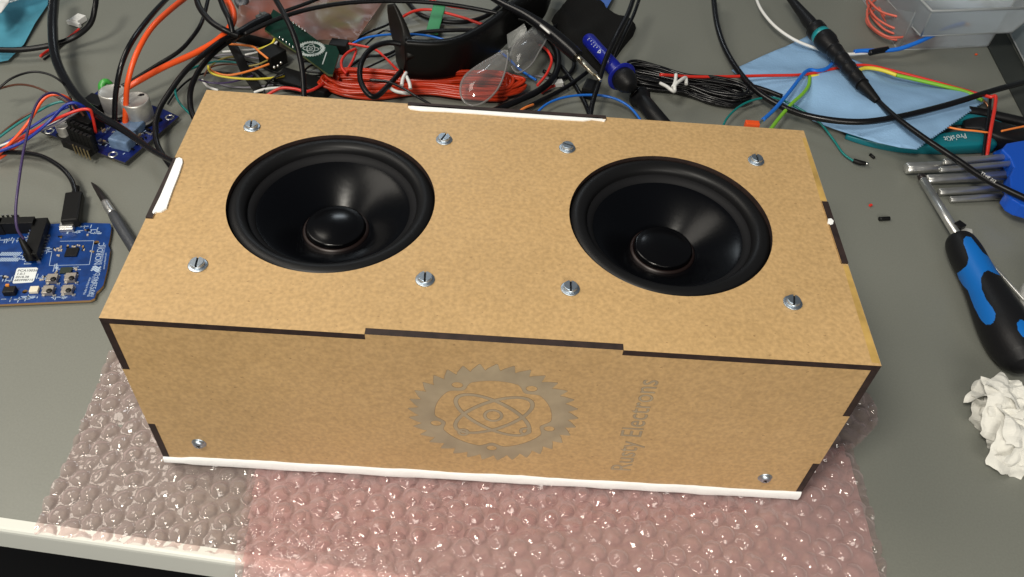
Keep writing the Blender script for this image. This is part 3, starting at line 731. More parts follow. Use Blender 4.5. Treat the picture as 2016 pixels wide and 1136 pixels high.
XW = [('thin dark lead curling left of the red wire bundle', BLK, [(640, 150, .3), (620, 128, .5), (600, 138, .5), (585, 160, .3), (610, 176, .2)], 4),
      ('dark lead lying under the glasses temple', BLK, [(690, 130, .2), (720, 112, .3), (760, 108, .3), (800, 90, .3), (850, 84, .3)], 6),
      ('thin grey lead under the clear lens', GREYW, [(900, 118, .2), (940, 140, .2), (1000, 160, .2), (1060, 150, .2), (1120, 175, .2)], 3.5),
      ('black cable lying flat below the probe grip', BLK, [(1040, 60, .3), (1085, 110, .3), (1120, 150, .3), (1150, 200, .3), (1165, 240, .3)], 9),
      ('black cable running along the back of the bench', BLK, [(1010, 90, .3), (1060, 70, .3), (1110, 40, .3), (1150, -12, .3)], 9),
      ('dark lead tucked behind the left back corner of the box', BLK, [(330, 205, .2), (352, 175, .3), (385, 150, .3), (430, 142, .3), (480, 150, .2)], 4),
      ('thin black lead hooking around the coloured loops', BLK, [(380, 118, .3), (400, 112, .4), (440, 116, .4), (500, 124, .4), (535, 140, .3), (600, 150, .2), (640, 146, .2)], 3.5),
      ('black cable coiled flat between the coloured wires and the red bundle', BLK, [(500, 135, .3), (540, 165, .3), (600, 178, .3), (650, 160, .3), (640, 125, .3), (590, 118, .3)], 9),
      ('black cable from the top edge passing under the white scope wire tangle', BLK, [(790, -12, .4), (830, 30, .4), (900, 44, .4), (960, 30, .4), (1010, -12, .4)], 9),
      ('thin red lead lying under the glasses frame', RED, [(840, 100, .2), (880, 84, .2), (930, 96, .2), (980, 86, .2)], 4),
      ('dark cable looping beneath the black probe grip', BLK, [(1090, 70, .3), (1120, 95, .3), (1130, 130, .3), (1105, 155, .3), (1070, 140, .3)], 8),
      ('thin black lead dropping to the amplifier board', BLK, [(126, 165, .3), (138, 185, .5), (140, 215, .9), (160, 232, 1.2)], 4)]
for l, m_, p_, w_ in XW: wire('cable', l, 'cable', p_, w_, m_, GC)
# flat black strap, then a dark strip
m_ = MB(); m_.tube([P(452, 78, 1.5), P(470, 112, 1.2), P(486, 145, .8), (P(512, 182, .4))], 1, n=12, flat=(.08, .34)); tag(m_.build('strap', BLKM), 'flat black strap running down through the coloured wires', 'strap')
m_ = MB(); m_.tube([P(462, 72, 1.2), P(500, 80, .8), P(548, 92, .5)], 1, n=12, flat=(.3, .3)); tag(m_.build('strap', FABRIC), 'dark strip along the lower edge of the antistatic bag', 'strap')

GW = 'coloured wires behind the box'
CW = [('orange wire bending into the black plug from above', ORANGE, [(440, 86, 1.6), (470, 88, 1.7), (498, 92, 1.7), (512, 103, 1.6), (528, 116, 1.4)], 4.5),
      ('orange wire looping under the black plug', ORANGE, [(530, 126, 1.2), (508, 134, 1.2), (475, 144, 1.2), (445, 148, 1.2), (420, 141, 1.3), (411, 132, 1.4)], 4.5),
      ('yellow wire lowest of the coloured loops', YEL, [(410, 130, 1.6), (414, 142, 1.5), (435, 150, 1.3), (475, 155, 1.1), (520, 155, .9), (560, 150, .7)], 4.5),
      ('short yellow wire leaving the green board', YEL, [(542, 74, 1.6), (535, 86, 1.4), (520, 93, 1.2), (505, 98, 1.0)], 4.5),
      ('white wire leaving the green board beside the yellow one', WHT, [(546, 82, 1.4), (530, 94, 1.2), (508, 102, 1.1), (482, 108, 1.0)], 4),
      ('white wire crossing the flat black strap', WHT, [(545, 88, 1.0), (510, 96, .9), (475, 99, .9), (438, 102, .8)], 4),
      ('teal wire arching down behind the left back corner of the box', TEAL, [(470, 124, .8), (430, 121, 1.0), (390, 130, 1.2), (358, 148, 1.4), (345, 172, 1.2), (352, 200, .9), (378, 228, .7)], 4.5),
      ('purple wire behind the box back edge', PURP, [(392, 157, 1.2), (415, 163, 1.1), (445, 163, 1.0), (475, 157, .9), (498, 149, .8)], 3.5),
      ('brown wire inside the coloured loops', BROWN, [(402, 150, 1.0), (410, 136, 1.2), (430, 128, 1.2), (465, 127, 1.0), (500, 132, .8)], 3.5),
      ('olive wire inside the coloured loops', OLIVE, [(408, 138, .9), (425, 122, 1.0), (448, 113, 1.0), (470, 112, .9)], 3.5),
      ('olive wire reaching the black plug', OLIVE, [(490, 130, .9), (510, 126, 1.0), (528, 118, 1.1)], 3.5),
      ('white wire end showing at the back left corner of the box', WHT, [(398, 157, .6), (404, 165, .5), (412, 172, .4), (430, 178, .3)], 5),
      ('grey wire inside the coloured loops', GREYW, [(415, 112, .5), (450, 107, .6), (490, 112, .6), (525, 118, .7)], 3.5),
      ('grey wire low behind the box', GREYW, [(420, 160, .3), (450, 170, .3), (490, 172, .3), (530, 168, .3), (570, 160, .3)], 3.5),
      ('white wire lying along the box back edge', WHT, [(500, 182, .5), (520, 176, .6), (545, 173, .6), (575, 174, .5)], 5),
      ('red wire lying along the box back edge', RED, [(525, 188, .6), (552, 174, .9), (580, 175, .9), (605, 180, .8), (632, 168, .8), (655, 150, .9), (672, 140, 1.0)], 6),
      ('red wire bowed at the green board terminal', RED, [(700, 96, 1.4), (684, 104, 1.5), (673, 118, 1.6), (673, 133, 1.5), (682, 145, 1.3)], 5.5),
      ('second red wire at the green board terminal', RED, [(702, 98, 1.2), (695, 118, 1.2), (686, 134, 1.2), (680, 146, 1.2)], 5),
      ('red wire running right from the green board terminal', RED, [(682, 85, 1.6), (710, 90, 1.6), (738, 97, 1.6), (757, 112, 1.6), (775, 130, 1.6), (797, 152, 1.6)], 5),
      ('blue wire passing left of the safety glasses', BLUE, [(694, 86, 1.0), (715, 76, 1.1), (745, 70, 1.1), (790, 67, .9), (840, 70, .6), (880, 80, .4), (918, 94, .3)], 4.5),
      ('blue wire seen through the clear lens', BLUE, [(982, 100, .4), (1000, 114, .5), (1020, 134, .6), (1040, 148, .7), (1056, 158, .7)], 5),
      ('red wire arching behind the green strip', RED, [(792, 34, .6), (815, 22, .8), (845, 19, .8), (880, 26, .7), (915, 36, .6), (950, 48, .4), (985, 54, .3)], 5.5),
      ('short red wire at the top behind the green strip', RED, [(845, -2, 1.0), (865, 6, .8), (890, 13, .6), (925, 17, .4), (950, 18, .3)], 5),
      ('red wire curving right of the clear lens', RED, [(1062, 88, .5), (1078, 100, 1.9), (1086, 120, 1.9), (1076, 146, 1.9), (1058, 168, 1.9)], 5.5),
      ('blue wire arching behind the box back edge', BLUE, [(1052, 228, 1.0), (1075, 206, 1.0), (1110, 192, 1.0), (1155, 187, 1.0), (1200, 191, 1.0), (1235, 207, 1.0), (1258, 232, .9), (1266, 252, .8)], 5),
      ('short orange wire showing at the white sealant edge', ORANGE, [(1024, 218, 1.2), (1036, 211, 1.2), (1050, 206, 1.0)], 5),
      ]
for l, m_, p_, w_ in CW: wire('wire', l, 'wire', p_, w_, m_, GW)

# right hand wires
wire('cable', 'black cable dropping from the top and sweeping across the blue cloth', 'cable', [(1404, -12, 1.6), (1412, 50, 1.4), (1432, 105, 1.2), (1470, 160, 1.1), (1520, 200, 1.1), (1590, 228, 1.3), (1680, 240, 1.7), (1760, 232, 2.0), (1860, 208, 2.0), (1950, 180, 1.8), (2030, 158, 1.6)], 12, BLKG, n=12)
wire('wire', 'white wire from the top running under the black probe', 'wire', [(1486, -12, 1.2), (1498, 18, 1.2), (1524, 50, 1.1), (1560, 76, .9), (1600, 93, .7), (1650, 106, .7), (1700, 105, .8), (1718, 102, .8)], 6, WHT, 'wires near the blue cloth')
t = thing('wire', 'blue wire with stripped copper end and black tape band', 'wire', P(1750, 98), 'wires near the blue cloth')
wire('insulation', None, '', [(1682, 102, .9), (1700, 100, 1.0), (1760, 98, 1.3), (1800, 86, 1.7), (1840, 68, 2.1), (1870, 54, 2.3), (1897, 46, 2.4)], 8.5, BLUE, parent=t)
wire('bare_end', None, '', [(1895, 46, 2.4), (1903, 46, 2.4), (1909, 49, 2.4)], 4.5, COPPER, parent=t)
wire('tape_band', None, '', [(1712, 104, 1.05), (1730, 100, 1.15), (1748, 97, 1.25)], 12, BLKG, parent=t)
t = thing('wire', 'blue wire bending down to the red terminal at the box', 'wire', P(1540, 190), 'wires near the blue cloth')
wire('insulation', None, '', [(1650, 112, 1.1), (1638, 126, 1.1), (1625, 136, 1.1), (1608, 139, 1.1), (1592, 138, 1.1), (1578, 150, 1.2), (1555, 180, 1.3), (1525, 215, 1.4), (1502, 236, 1.5)], 7.5, BLUE, parent=t)
wire('bare_end', None, '', [(1502, 236, 1.5), (1497, 241, 1.5), (1492, 246, 1.5)], 5, SOLDER, parent=t)
wire('wire', 'red wire running across the blue cloth to the right', 'wire', [(1300, 147, 1.9), (1360, 151, 1.4), (1420, 151, 1.2), (1500, 149, 1.0), (1580, 147, 1.0), (1630, 138, .9), (1668, 130, .9), (1710, 129, 1.0), (1760, 140, 1.0), (1830, 158, 1.0), (1890, 175, 1.0), (1940, 188, 1.1), (1957, 190, 1.2)], 6, RED, 'wires near the blue cloth')
t = thing('wire', 'green and yellow earth wire curving over the blue cloth', 'wire', P(1620, 150), 'wires near the blue cloth')
wire('insulation', None, '', [(1512, 262, 1.4), (1532, 235, 1.2), (1558, 205, 1.1), (1580, 185, 1.0), (1592, 168, .9), (1594, 150, .8)], 7.5, GREENW, parent=t)
wire('insulation', 'yellow stripe of the earth wire', '', [(1594, 150, .8), (1625, 150, .8), (1660, 148, .9), (1685, 140, 1.0), (1706, 134, 1.0), (1735, 138, 1.0), (1765, 148, 1.0)], 7.5, YEL, parent=t)
wire('insulation', None, '', [(1765, 148, 1.0), (1800, 156, 1.0), (1860, 170, 1.0), (1905, 182, 1.0), (1935, 198, 1.0)], 7.5, GREENW, parent=t)
wire('bare_end', None, '', [(1934, 197, .7), (1942, 204, .6), (1946, 212, .4)], 5, COPPER, parent=t)
t = thing('wire', 'red lead standing behind the metal keys, hooked at the top', 'wire', P(1945, 300), 'wires near the blue cloth')
wire('insulation', None, '', [(1936, 187, 1.7), (1950, 191, 1.9), (1960, 190, 2.0), (1958, 215, 1.8), (1950, 258, 1.5), (1943, 308, .9)], 7, RED, parent=t)
wire('insulation', 'black lead beside the red one', '', [(1950, 190, 1.6), (1947, 225, 1.5), (1940, 270, 1.2), (1936, 308, .9)], 6, BLK, parent=t)
t = thing('wire', 'teal wire ending in a black sleeved lug on the desk', 'wire', P(1690, 318), 'wires near the blue cloth')
wire('insulation', None, '', [(1418, 262, .9), (1432, 232, 1.0), (1460, 207, 1.0), (1495, 194, 1.0), (1530, 194, .9), (1570, 212, .8), (1612, 240, .6), (1640, 274, .4), (1660, 302, .3), (1682, 318, .3)], 4.5, TEAL, parent=t)
wire('sleeve', None, '', [(1680, 316, .3), (1692, 320, .3), (1704, 322, .3)], [9, 10, 8], BLKM, parent=t)
wire('lug', None, '', [(1703, 321, .3), (1710, 323, .3)], 5, SOLDER, parent=t)
m_ = MB(); p_ = P(1480, 247, 1.3); m_.box(p_, (1.0, .5, .6), bevel=.1); tag(m_.build('terminal', ORG), 'small red terminal peeking over the box back edge at the blue wire', 'terminal')
wire('wire', 'dark lead passing behind the black cable bundle', 'wire', [(1380, 160, .5), (1440, 164, .5), (1490, 172, .5), (1540, 190, .4)], 9, BLK)

# ------------------------------------------------------------------ wire bundles
def loops(name, label, cat, ax, ay, bx, by, wpx, strands, mt, spread, hmax, seed, tie, group=None, pinch=0.5):
    rnd = random.Random(seed)
    A_, B_ = P(ax, ay, .4), P(bx, by, .4); d_ = (B_ - A_); n_ = Vector((-d_.y, d_.x, 0)).normalized()
    t_ = thing(name, label, cat, ((A_.x + B_.x) / 2, (A_.y + B_.y) / 2, DZ), group)
    m_ = MB(); r = pxr(wpx, (A_ + B_) / 2)
    for k_ in range(strands):
        s_ = spread * (0.35 + 0.65 * (k_ + .5) / strands) * rnd.uniform(.9, 1.1); h = rnd.uniform(0.05, hmax); e0, e1 = rnd.uniform(-.06, .05), rnd.uniform(-.05, .07)
        pts_ = []
        for (t0, sd) in ((0.0 + e0, 0), (0.06, .8), (.25, 1 - .2 * pinch), (.5, 1 - pinch), (.75, 1 - .2 * pinch), (.94, .8), (1.0 + e1, 0), (.94, -.8), (.75, -1 + .2 * pinch), (.5, -1 + pinch), (.25, -1 + .2 * pinch), (.06, -.8)):
            q_ = A_ + d_ * t0 + n_ * (sd * s_ + rnd.uniform(-.08, .08)); q_.z = DZ + r + h * (1 if sd >= 0 else .7) + rnd.uniform(0, .25); pts_.append(q_)
        m_.tube(pts_, r, n=8, sub=6, closed=True)
    m_.build('strands', mt, t_)
    m_ = MB()
    for tp_ in tie: m_.tube([P(*q_) for q_ in tp_], pxr(7, P(*tp_[0])), n=8, sub=4)
    m_.build('twist_tie', WHT, t_); return t_
loops('cable_bundle', 'coiled thin black cable bound with a white twist tie', 'cable bundle', 1232, 148, 1462, 196, 5.5, 19, BLKG, 1.3, 1.3, 5,
      [[(1331, 146, 2.6), (1329, 162, 2.5), (1324, 172, 2.4)], [(1300, 164, 2.1), (1312, 170, 2.3), (1320, 176, 2.4), (1328, 180, 2.3), (1329, 168, 2.5), (1340, 158, 2.5), (1350, 153, 2.3), (1351, 166, 2.1)]])
loops('wire_bundle', 'thick coil of red wire bound with white ties behind the box', 'wire bundle', 650, 168, 1010, 176, 7, 24, mat('red_hookup_insulation', (0.50, 0.034, 0.007), 0.3), 1.35, 1.0, 9,
      [[(800, 143, 2.6), (793, 155, 2.6), (791, 168, 2.5)], [(800, 150, 2.5), (806, 163, 2.5), (808, 175, 2.3)], [(767, 173, 2.0), (780, 180, 2.2), (795, 183, 2.3), (806, 184, 2.2)]])

# ------------------------------------------------------------------ antistatic bag, green board, small things behind
BAGF = mat_film('antistatic_film', (0.92, 0.66, 0.58), (0.45, 0.21, 0.16), 0.34, 0.34, bscale=60, bstr=0.2)
def sheet(name, label, cat, outline, h0, amp, mt, **kw):
    return sheet_(name, label, cat, outline, h0, amp, mt, **kw)
def sheet_(name, label, cat, outline, h0, amp, mt, step=0.5, freq=0.35, seed=0, thick=0.0, hf=None, group=None):
    oh = [(p[2] if len(p) > 2 else h0) for p in outline]
    ol = [(P(p[0], p[1], h_).x, P(p[0], p[1], h_).y) for p, h_ in zip(outline, oh)]; xs = [p[0] for p in ol]; ys = [p[1] for p in ol]
    def ih(x, y):
        n_ = d_ = 0
        for p, h_ in zip(ol, oh):
            w_ = 1 / ((x - p[0]) ** 2 + (y - p[1]) ** 2 + .05) ** 2; n_ += w_ * h_; d_ += w_
        return n_ / d_
    vs = [Vector(p) for p in ol]; ne = len(vs); ed = [(i, (i + 1) % ne) for i in range(ne)]
    x = min(xs) + step / 2
    while x < max(xs):
        y = min(ys) + step / 2
        while y < max(ys):
            if inpoly(x, y, ol): vs.append(Vector((x, y)))
            y += step
        x += step
    r = delaunay_2d_cdt(vs, ed, [], 1, 1e-5)
    def hh(x, y):
        e = min(1.0, min((Vector((x, y)) - Vector(p)).length for p in ol) / 1.5) if hf else 1
        return DZ + ih(x, y) + amp * (0.5 + 0.5 * noise.noise(Vector((x * freq, y * freq, seed)))) + amp * .35 * noise.noise(Vector((x * freq * 3, y * freq * 3, seed + 4))) + (hf(x, y) * e if hf else 0)
    m_ = MB(); m_.add([(v.x, v.y, max(hh(v.x, v.y), DZ + .01)) for v in r[0]], [list(f_) for f_ in r[2]], 0, True)
    o_ = m_.build(name, mt, doublefix=False)
    tag(o_, label, cat, group)
    if thick:
        md = o_.modifiers.new('s', 'SOLIDIFY'); md.thickness = thick * S; md.offset = 1
    return o_
m_ = MB(); m_.prism([poly_at([(610, 12), (700, 5), (720, 30), (705, 58), (640, 62), (605, 40)], .1)], DZ + .18, DZ + .34)
tag(m_.build('circuit_board', mat('pale_green_board', (0.06, 0.40, 0.14), .5, var=.3, vscale=80)), 'small green circuit board inside the pink antistatic bag', 'circuit board')
sheet('antistatic_bag', 'crumpled pinkish antistatic bag under the cables', 'bag', [(466, 58), (478, -14), (560, -16), (660, -16), (766, -14), (752, 12), (735, 40), (702, 88), (640, 86), (560, 88), (500, 78)], .35, .7, BAGF, seed=2, freq=.3)
BAGIN = mat('copper_board_face', (0.40, 0.16, 0.11), .45, var=.2, vscale=40)
m_ = MB(); m_.prism([poly_at([(490, 8), (600, -10), (600, 60), (560, 80), (480, 64)], .05)], DZ + .02, DZ + .16); tag(m_.build('copper_board', BAGIN), 'bare copper board inside the left part of the antistatic bag', 'circuit board')

bt = thing('circuit_board', 'narrow dark green board with white gear emblem, propped on plugs', 'circuit board', P(590, 90))
hB = 1.9
gp = [(538, 18), (560, 32), (596, 58), (634, 86), (662, 91), (668, 104), (655, 147), (646, 146), (600, 112), (560, 86), (521, 58), (528, 38)]
m_ = MB(); m_.prism([poly_at(gp, hB)], DZ + hB - .16, DZ + hB, mi=0, mside=1); board = m_.build('board', [PCBG, mat('green_board_edge', (.10, .12, .05), .5)], bt)
m_ = MB()
for (ax_, ay_, bx_, by_) in ((578, 47, 601, 63), (551, 76, 577, 95)):
    for k_ in range(5):
        q_ = P(ax_ + (bx_ - ax_) * k_ / 4, ay_ + (by_ - ay_) * k_ / 4, hB); m_.lathe([(.09, DZ + hB), (.07, DZ + hB + .07), (.03, DZ + hB + .2)], Matrix.Translation((q_.x, q_.y, 0)), n=8)
m_.build('solder_pins', SOLDER, bt)
# gear emblem on the board
ex = P(612, 96, hB); xa = (P(636, 112, hB) - P(588, 80, hB)); ang_ = math.atan2(xa.y, xa.x)
GT = Matrix.Translation((ex.x, ex.y, DZ + hB)) @ Matrix.Rotation(ang_, 4, 'Z') @ Matrix.Diagonal((.29, .29, 1, 1))
m_ = MB(GT); m_.prism(gear(0), .002, .008); m_.prism(ell_band(1.95, .95, .22, .7), .002, .009); m_.prism(ell_band(1.95, .95, .22, -.7), .002, .010); m_.prism(ell_band(.4, .4, .2, 0), .002, .009)
m_.build('gear_emblem', mat('board_silkscreen', (.42, .47, .45), .5), bt)
q0, q1 = P(643, 103, hB), P(635, 127, hB)
m_ = MB(); M = aim(q0, q1); m_.box(None, (.02, .08, (q1 - q0).length), M=Matrix.Translation((0, 0, .015)) @ M @ Matrix.Rotation(math.pi / 2, 4, 'Z') @ Matrix.Translation((0, 0, (q1 - q0).length / 2))); m_.build('printed_line', MATS['board_silkscreen'], bt)
m_ = MB(); q_ = P(537, 112, .9); m_.box(q_, (1.4, 1.5, 1.1), rz=-.6, bevel=.05); m_.build('plug', BLKM, bt)
m_ = MB(); q_ = P(668, 92, 1.4); m_.box(q_, (1.3, .9, .8), rz=-.1, bevel=.05); m_.build('terminal_block', BLKM, bt)
m_ = MB(); q_ = P(520, 36, 1.4); m_.box(q_, (.9, .9, .5), rz=-.6, bevel=.05)
for k_ in range(6):
    q_ = P(512 + 3 * k_, 30 + 2 * k_, 1.8); m_.tube([q_, q_ + Vector((0, .1, .3))], .04, n=6, sub=1)
m_.build('pin_connector', mat('grey_connector', (.10, .11, .11), .4, .4), bt)
m_ = MB()
for (x_, y_) in ((553, 124), (540, 133), (547, 130), (661, 91), (658, 99)):
    q_ = P(x_, y_, 1.6); m_.lathe([(.0001, .12), (.08, .08), (.11, 0), (.05, -.1)], Matrix.Translation(q_), n=10)
m_.build('solder_blobs', SOLDER, bt)
# dark module behind the box
m_ = MB(); q_ = P(600, 165, .3); m_.box(q_, (4.2, 1.6, .7), rz=-.35, bevel=.1); tag(m_.build('module', BLKM), 'dark module lying under the black cable behind the box', 'module')
m_ = MB(); q_ = P(478, 8, .5); m_.lathe([(.55, 0), (.55, .5), (.45, .6), (.2, .62), (.0001, .5)], Matrix.Translation(q_) @ Matrix.Rotation(.5, 4, 'X'), n=20); tag(m_.build('metal_nut', KNURL), 'dark metal collar left of the antistatic bag', 'nut')
# green strip
m_ = MB(); a, b = P(865, 12, 1.0), P(850, 66, .5); m_.tube([a, (a + b) / 2, b], 1, n=16, flat=(.06, .5)); tag(m_.build('green_strip', GREENP), 'flat green plastic strip behind the safety glasses', 'strip')

# ------------------------------------------------------------------ safety glasses
t = thing('safety_glasses', 'black framed safety glasses with clear lenses behind the box', 'glasses', P(930, 140))
m_ = MB(); base = [(800, 152), (850, 154), (895, 148), (935, 130), (970, 106), (1000, 80), (1035, 58), (1062, 38), (1075, 10), (1082, -16)]
hh_ = [1.5] * 10
pts = []
for (x_, y_), h in zip(base, hh_):
    q_ = P(x_, y_, 0.9); q_.z = DZ + .9 + h + .03; pts.append(q_)
m_.tube(pts, 1, n=20, flat=(1.5, .36)); m_.build('frame', mat('glasses_frame', (.004, .004, .004), .36, spec=.25), t)
m_ = MB(); m_.tube([P(806, 132, 1.6), P(798, 104, 2.2), P(788, 66, 3.2), P(770, 8, 5.0)], [1.5, 1.9, 1.25, .45], n=20, flat=(1.0, .25)); m_.build('temple', mat('glasses_temple', (.009, .008, .007), .45, spec=.25), t)
CLEAR = mat_film('clear_lens', (0.93, 0.93, 0.93), (0.6, 0.6, 0.6), 0.16, 0.05, bscale=60, bstr=0.1)
RIM = mat_film('clear_rim', (0.9, 0.9, 0.9), (0.75, 0.76, 0.75), 0.3, 0.05, bscale=60, bstr=0.1)
def lens(pl, hs, par):
    pp = [P(x_, y_, h + 1.3) for (x_, y_), h in zip(pl, hs)]
    c = sum(pp, Vector()) / len(pp); m1 = MB(); vs = []; fs = []; K = 6
    n_ = len(pp)
    dense = []
    for i in range(n_):
        a_, b_, c_, d_ = pp[i - 1], pp[i], pp[(i + 1) % n_], pp[(i + 2) % n_]
        for k_ in range(4):
            t_ = k_ / 4; dense.append(0.5 * ((2 * b_) + (c_ - a_) * t_ + (2 * a_ - 5 * b_ + 4 * c_ - d_) * t_ * t_ + (3 * b_ - a_ - 3 * c_ + d_) * t_ ** 3))
    nn = len(dense)
    for k_ in range(K):
        f_ = 1 - k_ / K
        for p_ in dense: vs.append(c + (p_ - c) * f_ + Vector((-.2, -.5, .6)) * (1 - f_ * f_))
    vs.append(c + Vector((-.2, -.5, .6)))
    for k_ in range(K - 1):
        for i in range(nn): fs.append([k_ * nn + i, k_ * nn + (i + 1) % nn, (k_ + 1) * nn + (i + 1) % nn, (k_ + 1) * nn + i])
    for i in range(nn): fs.append([(K - 1) * nn + i, (K - 1) * nn + (i + 1) % nn, len(vs) - 1])
    m1.add(vs, fs, 0, True); L_ = m1.build('lens', CLEAR, par)
    m1 = MB(); m1.tube(dense, .075, n=6, sub=1, closed=True); m1.build('lens_rim', RIM, L_)
lens([(998, 100), (970, 112), (940, 130), (915, 150), (906, 175), (912, 198), (930, 208), (955, 200), (980, 175), (996, 135)], [1.6, 1.4, 1.2, .9, .5, .2, .1, .3, .7, 1.2], t)
lens([(1058, 52), (1032, 70), (1010, 92), (1004, 125), (1020, 143), (1045, 128), (1062, 100), (1076, 72)], [1.6, 1.3, 1.0, .5, .3, .5, .9, 1.3], t)
m_ = MB(); pp = [P(*q_) for q_ in ((998, 68, 2.2), (1018, 56, 2.6), (1032, 46, 3.0), (1037, 58, 2.8), (1030, 74, 2.4), (1018, 88, 2.0), (1000, 96, 1.7))]
m_.add([tuple(q_) for q_ in pp] + [tuple(q_ + Vector((.1, .1, -.3))) for q_ in pp], [[0, 1, 2, 3, 4, 5, 6], [13, 12, 11, 10, 9, 8, 7]] + [[i, (i + 1) % 7, 7 + (i + 1) % 7, 7 + i] for i in range(7)]); m_.build('nose_pad', mat_film('frosted_pad', (.8, .8, .8), (.6, .62, .6), .45, .2, bscale=300, bstr=.8), t)

# ------------------------------------------------------------------ black cloth pouch and probes
m_ = MB()
pl = [(1085, 42), (1104, 22), (1112, 10), (1128, -6), (1140, 6), (1165, 10), (1188, 12), (1198, 32), (1215, 42), (1238, 46), (1252, 56), (1246, 72), (1226, 96), (1205, 125), (1180, 150), (1150, 118), (1112, 92)]
def puff(outline, h0, h1, seed, mt, name, label, cat):
    ol = poly_at(outline, 0); vs = [Vector(p) for p in ol]; ne = len(vs); ed = [(i, (i + 1) % ne) for i in range(ne)]
    xs = [p[0] for p in ol]; ys = [p[1] for p in ol]; st = .35; x = min(xs) + .2
    while x < max(xs):
        y = min(ys) + .2
        while y < max(ys):
            if inpoly(x, y, ol): vs.append(Vector((x, y)))
            y += st
        x += st
    r = delaunay_2d_cdt(vs, ed, [], 1, 1e-5)
    def dist(v):
        best = 9
        for i in range(ne):
            a_, b_ = Vector(ol[i]), Vector(ol[(i + 1) % ne]); ab = b_ - a_; tt = max(0, min(1, (v - a_).dot(ab) / ab.dot(ab))); best = min(best, (v - a_ - ab * tt).length)
        return best
    vv = []
    for v in r[0]:
        d_ = dist(Vector((v.x, v.y))); k_ = min(1, d_ / 1.0); k_ = math.sqrt(1 - (1 - k_) ** 2)
        vv.append((v.x, v.y, DZ + h0 + (h1 - h0) * k_ * (0.8 + .35 * noise.noise(Vector((v.x * .6, v.y * .6, seed))))))
    m1 = MB(); m1.add(vv, [list(f_) for f_ in r[2]], 0, True); return tag(m1.build(name, mt, doublefix=False), label, cat)
puff(pl, .02, 1.3, 4, FABRIC, 'cloth_pouch', 'black cloth pouch lying under the blue probe', 'pouch')
sheet('cloth', 'crumpled blue cloth at the top edge above the black pouch', 'cloth', [(1140, -14), (1210, -14), (1205, 2), (1196, 18), (1190, 30), (1170, 14), (1145, 6)], .25, .6, mat('mid_blue_cloth', (.05, .13, .42), .8), step=.3, seed=8)
t = thing('test_probe', 'black pen shaped probe with flat metal tip, pointing right', 'probe', P(1120, 105))
m_ = MB(); m_.tube([P(930, -30, 4.4), P(985, 4, 4.2), P(1035, 30, 4.0), P(1080, 62, 3.6), P(1118, 94, 3.2), P(1137, 112, 3.0)], [pxr(10, P(1000, 10)), pxr(13, P(1000, 10)), pxr(17, P(1030, 30)), pxr(24, P(1080, 60)), pxr(26, P(1118, 94)), pxr(24, P(1135, 110))], n=16); m_.build('grip', BLKG, t)
m_ = MB(); a, b = P(1064, 50, 4.35), P(1082, 65, 4.3); m_.tube([a, b], .09, n=6, sub=1); m_.build('white_mark', WHT, t)
m_ = MB(); m_.tube([P(1136, 111, 3.0), P(1144, 119, 2.9)], [.24, .2], n=12, sub=1); m_.tube([P(1141, 116, 2.95), P(1172, 147, 2.6)], 1, n=12, flat=(.13, .21)); m_.tube([P(1172, 147, 2.6), P(1183, 159, 2.5)], .12, n=10, sub=1); m_.build('metal_tip', NICKEL, t)
t = thing('test_probe', 'blue test probe with round flange and black tip end', 'probe', P(1215, 150))
a, b = P(1157, 76, 2.0), P(1223, 150, 2.3); M = aim(a, b); L = (b - a).length
r0 = pxr(29, (a + b) / 2)
m_ = MB(); m_.lathe([(.0001, -.15), (r0 * .5, -.1), (r0 * .85, .05), (r0, .3), (r0 * .95, L * .3), (r0, L * .6), (r0 * 1.08, L)], M, n=32); hd = m_.build('handle', NAVY, t)
m_ = MB(); m_.lathe([(r0 * 1.05, L - .02), (r0 * 1.95, L + .0), (r0 * 2.0, L + .08), (r0 * 1.9, L + .14), (r0, L + .15)], M, n=32); m_.build('flange', NAVY, t)
m_ = MB(); m_.lathe([(r0 * 1.5, L + .14), (r0 * 1.6, L + .5), (r0 * 1.45, L + 1.0), (r0 * 1.1, L + 1.35), (r0 * .8, L + 1.6), (r0 * .4, L + 1.65)], M, n=32); m_.build('tip_end', BLKH, t)
# the white mark printed on the blue handle: bars and a triangle, too small to read
tow = (CAM - (a + b) / 2).normalized(); ax_ = (b - a).normalized(); pn = (tow - ax_ * tow.dot(ax_)).normalized(); sd_ = ax_.cross(pn)
m_ = MB()
def onh(u, v): return a + ax_ * u + sd_ * v + pn * (math.sqrt(max(.01, r0 * r0 - v * v)) + .012)
for k_ in range(5):
    u = L * (.14 + .06 * k_)
    for v0, v1 in ((-.11, -.02), (.01, .10)):
        if (k_ + (v0 > 0)) % 3 != 2: m_.tube([onh(u, v0), onh(u + .05 * (k_ % 2), v1)], .025, n=6, sub=1)
    m_.tube([onh(u - .04, -.11), onh(u + .05, -.11)], .02, n=6, sub=1)
u = L * .46
for c0, c1 in (((u, -.16), (u, .15)), ((u, .15), (u + .28, 0)), ((u + .28, 0), (u, -.16))): m_.tube([onh(*c0), onh((c0[0] + c1[0]) / 2, (c0[1] + c1[1]) / 2), onh(*c1)], .04, n=6, sub=1)
m_.build('printed_mark', mat('pale_print', (.55, .6, .75), .5), hd)
t = thing('barrel_plug', 'black barrel plug behind the box, beside the blue probe', 'plug', P(1270, 215))
a, b = P(1258, 190, 1.0), P(1318, 262, 1.6); M = aim(a, b); L = (b - a).length; r0 = pxr(31, a)
m_ = MB(); m_.lathe([(.0001, -.35), (r0 * .7, -.25), (r0 * 1.25, .0), (r0 * 1.3, .25), (r0 * 1.15, .6), (r0 * .95, .8), (r0 * 1.0, 1.1), (r0, L)], M, n=32); m_.build('barrel', BLKH, t)
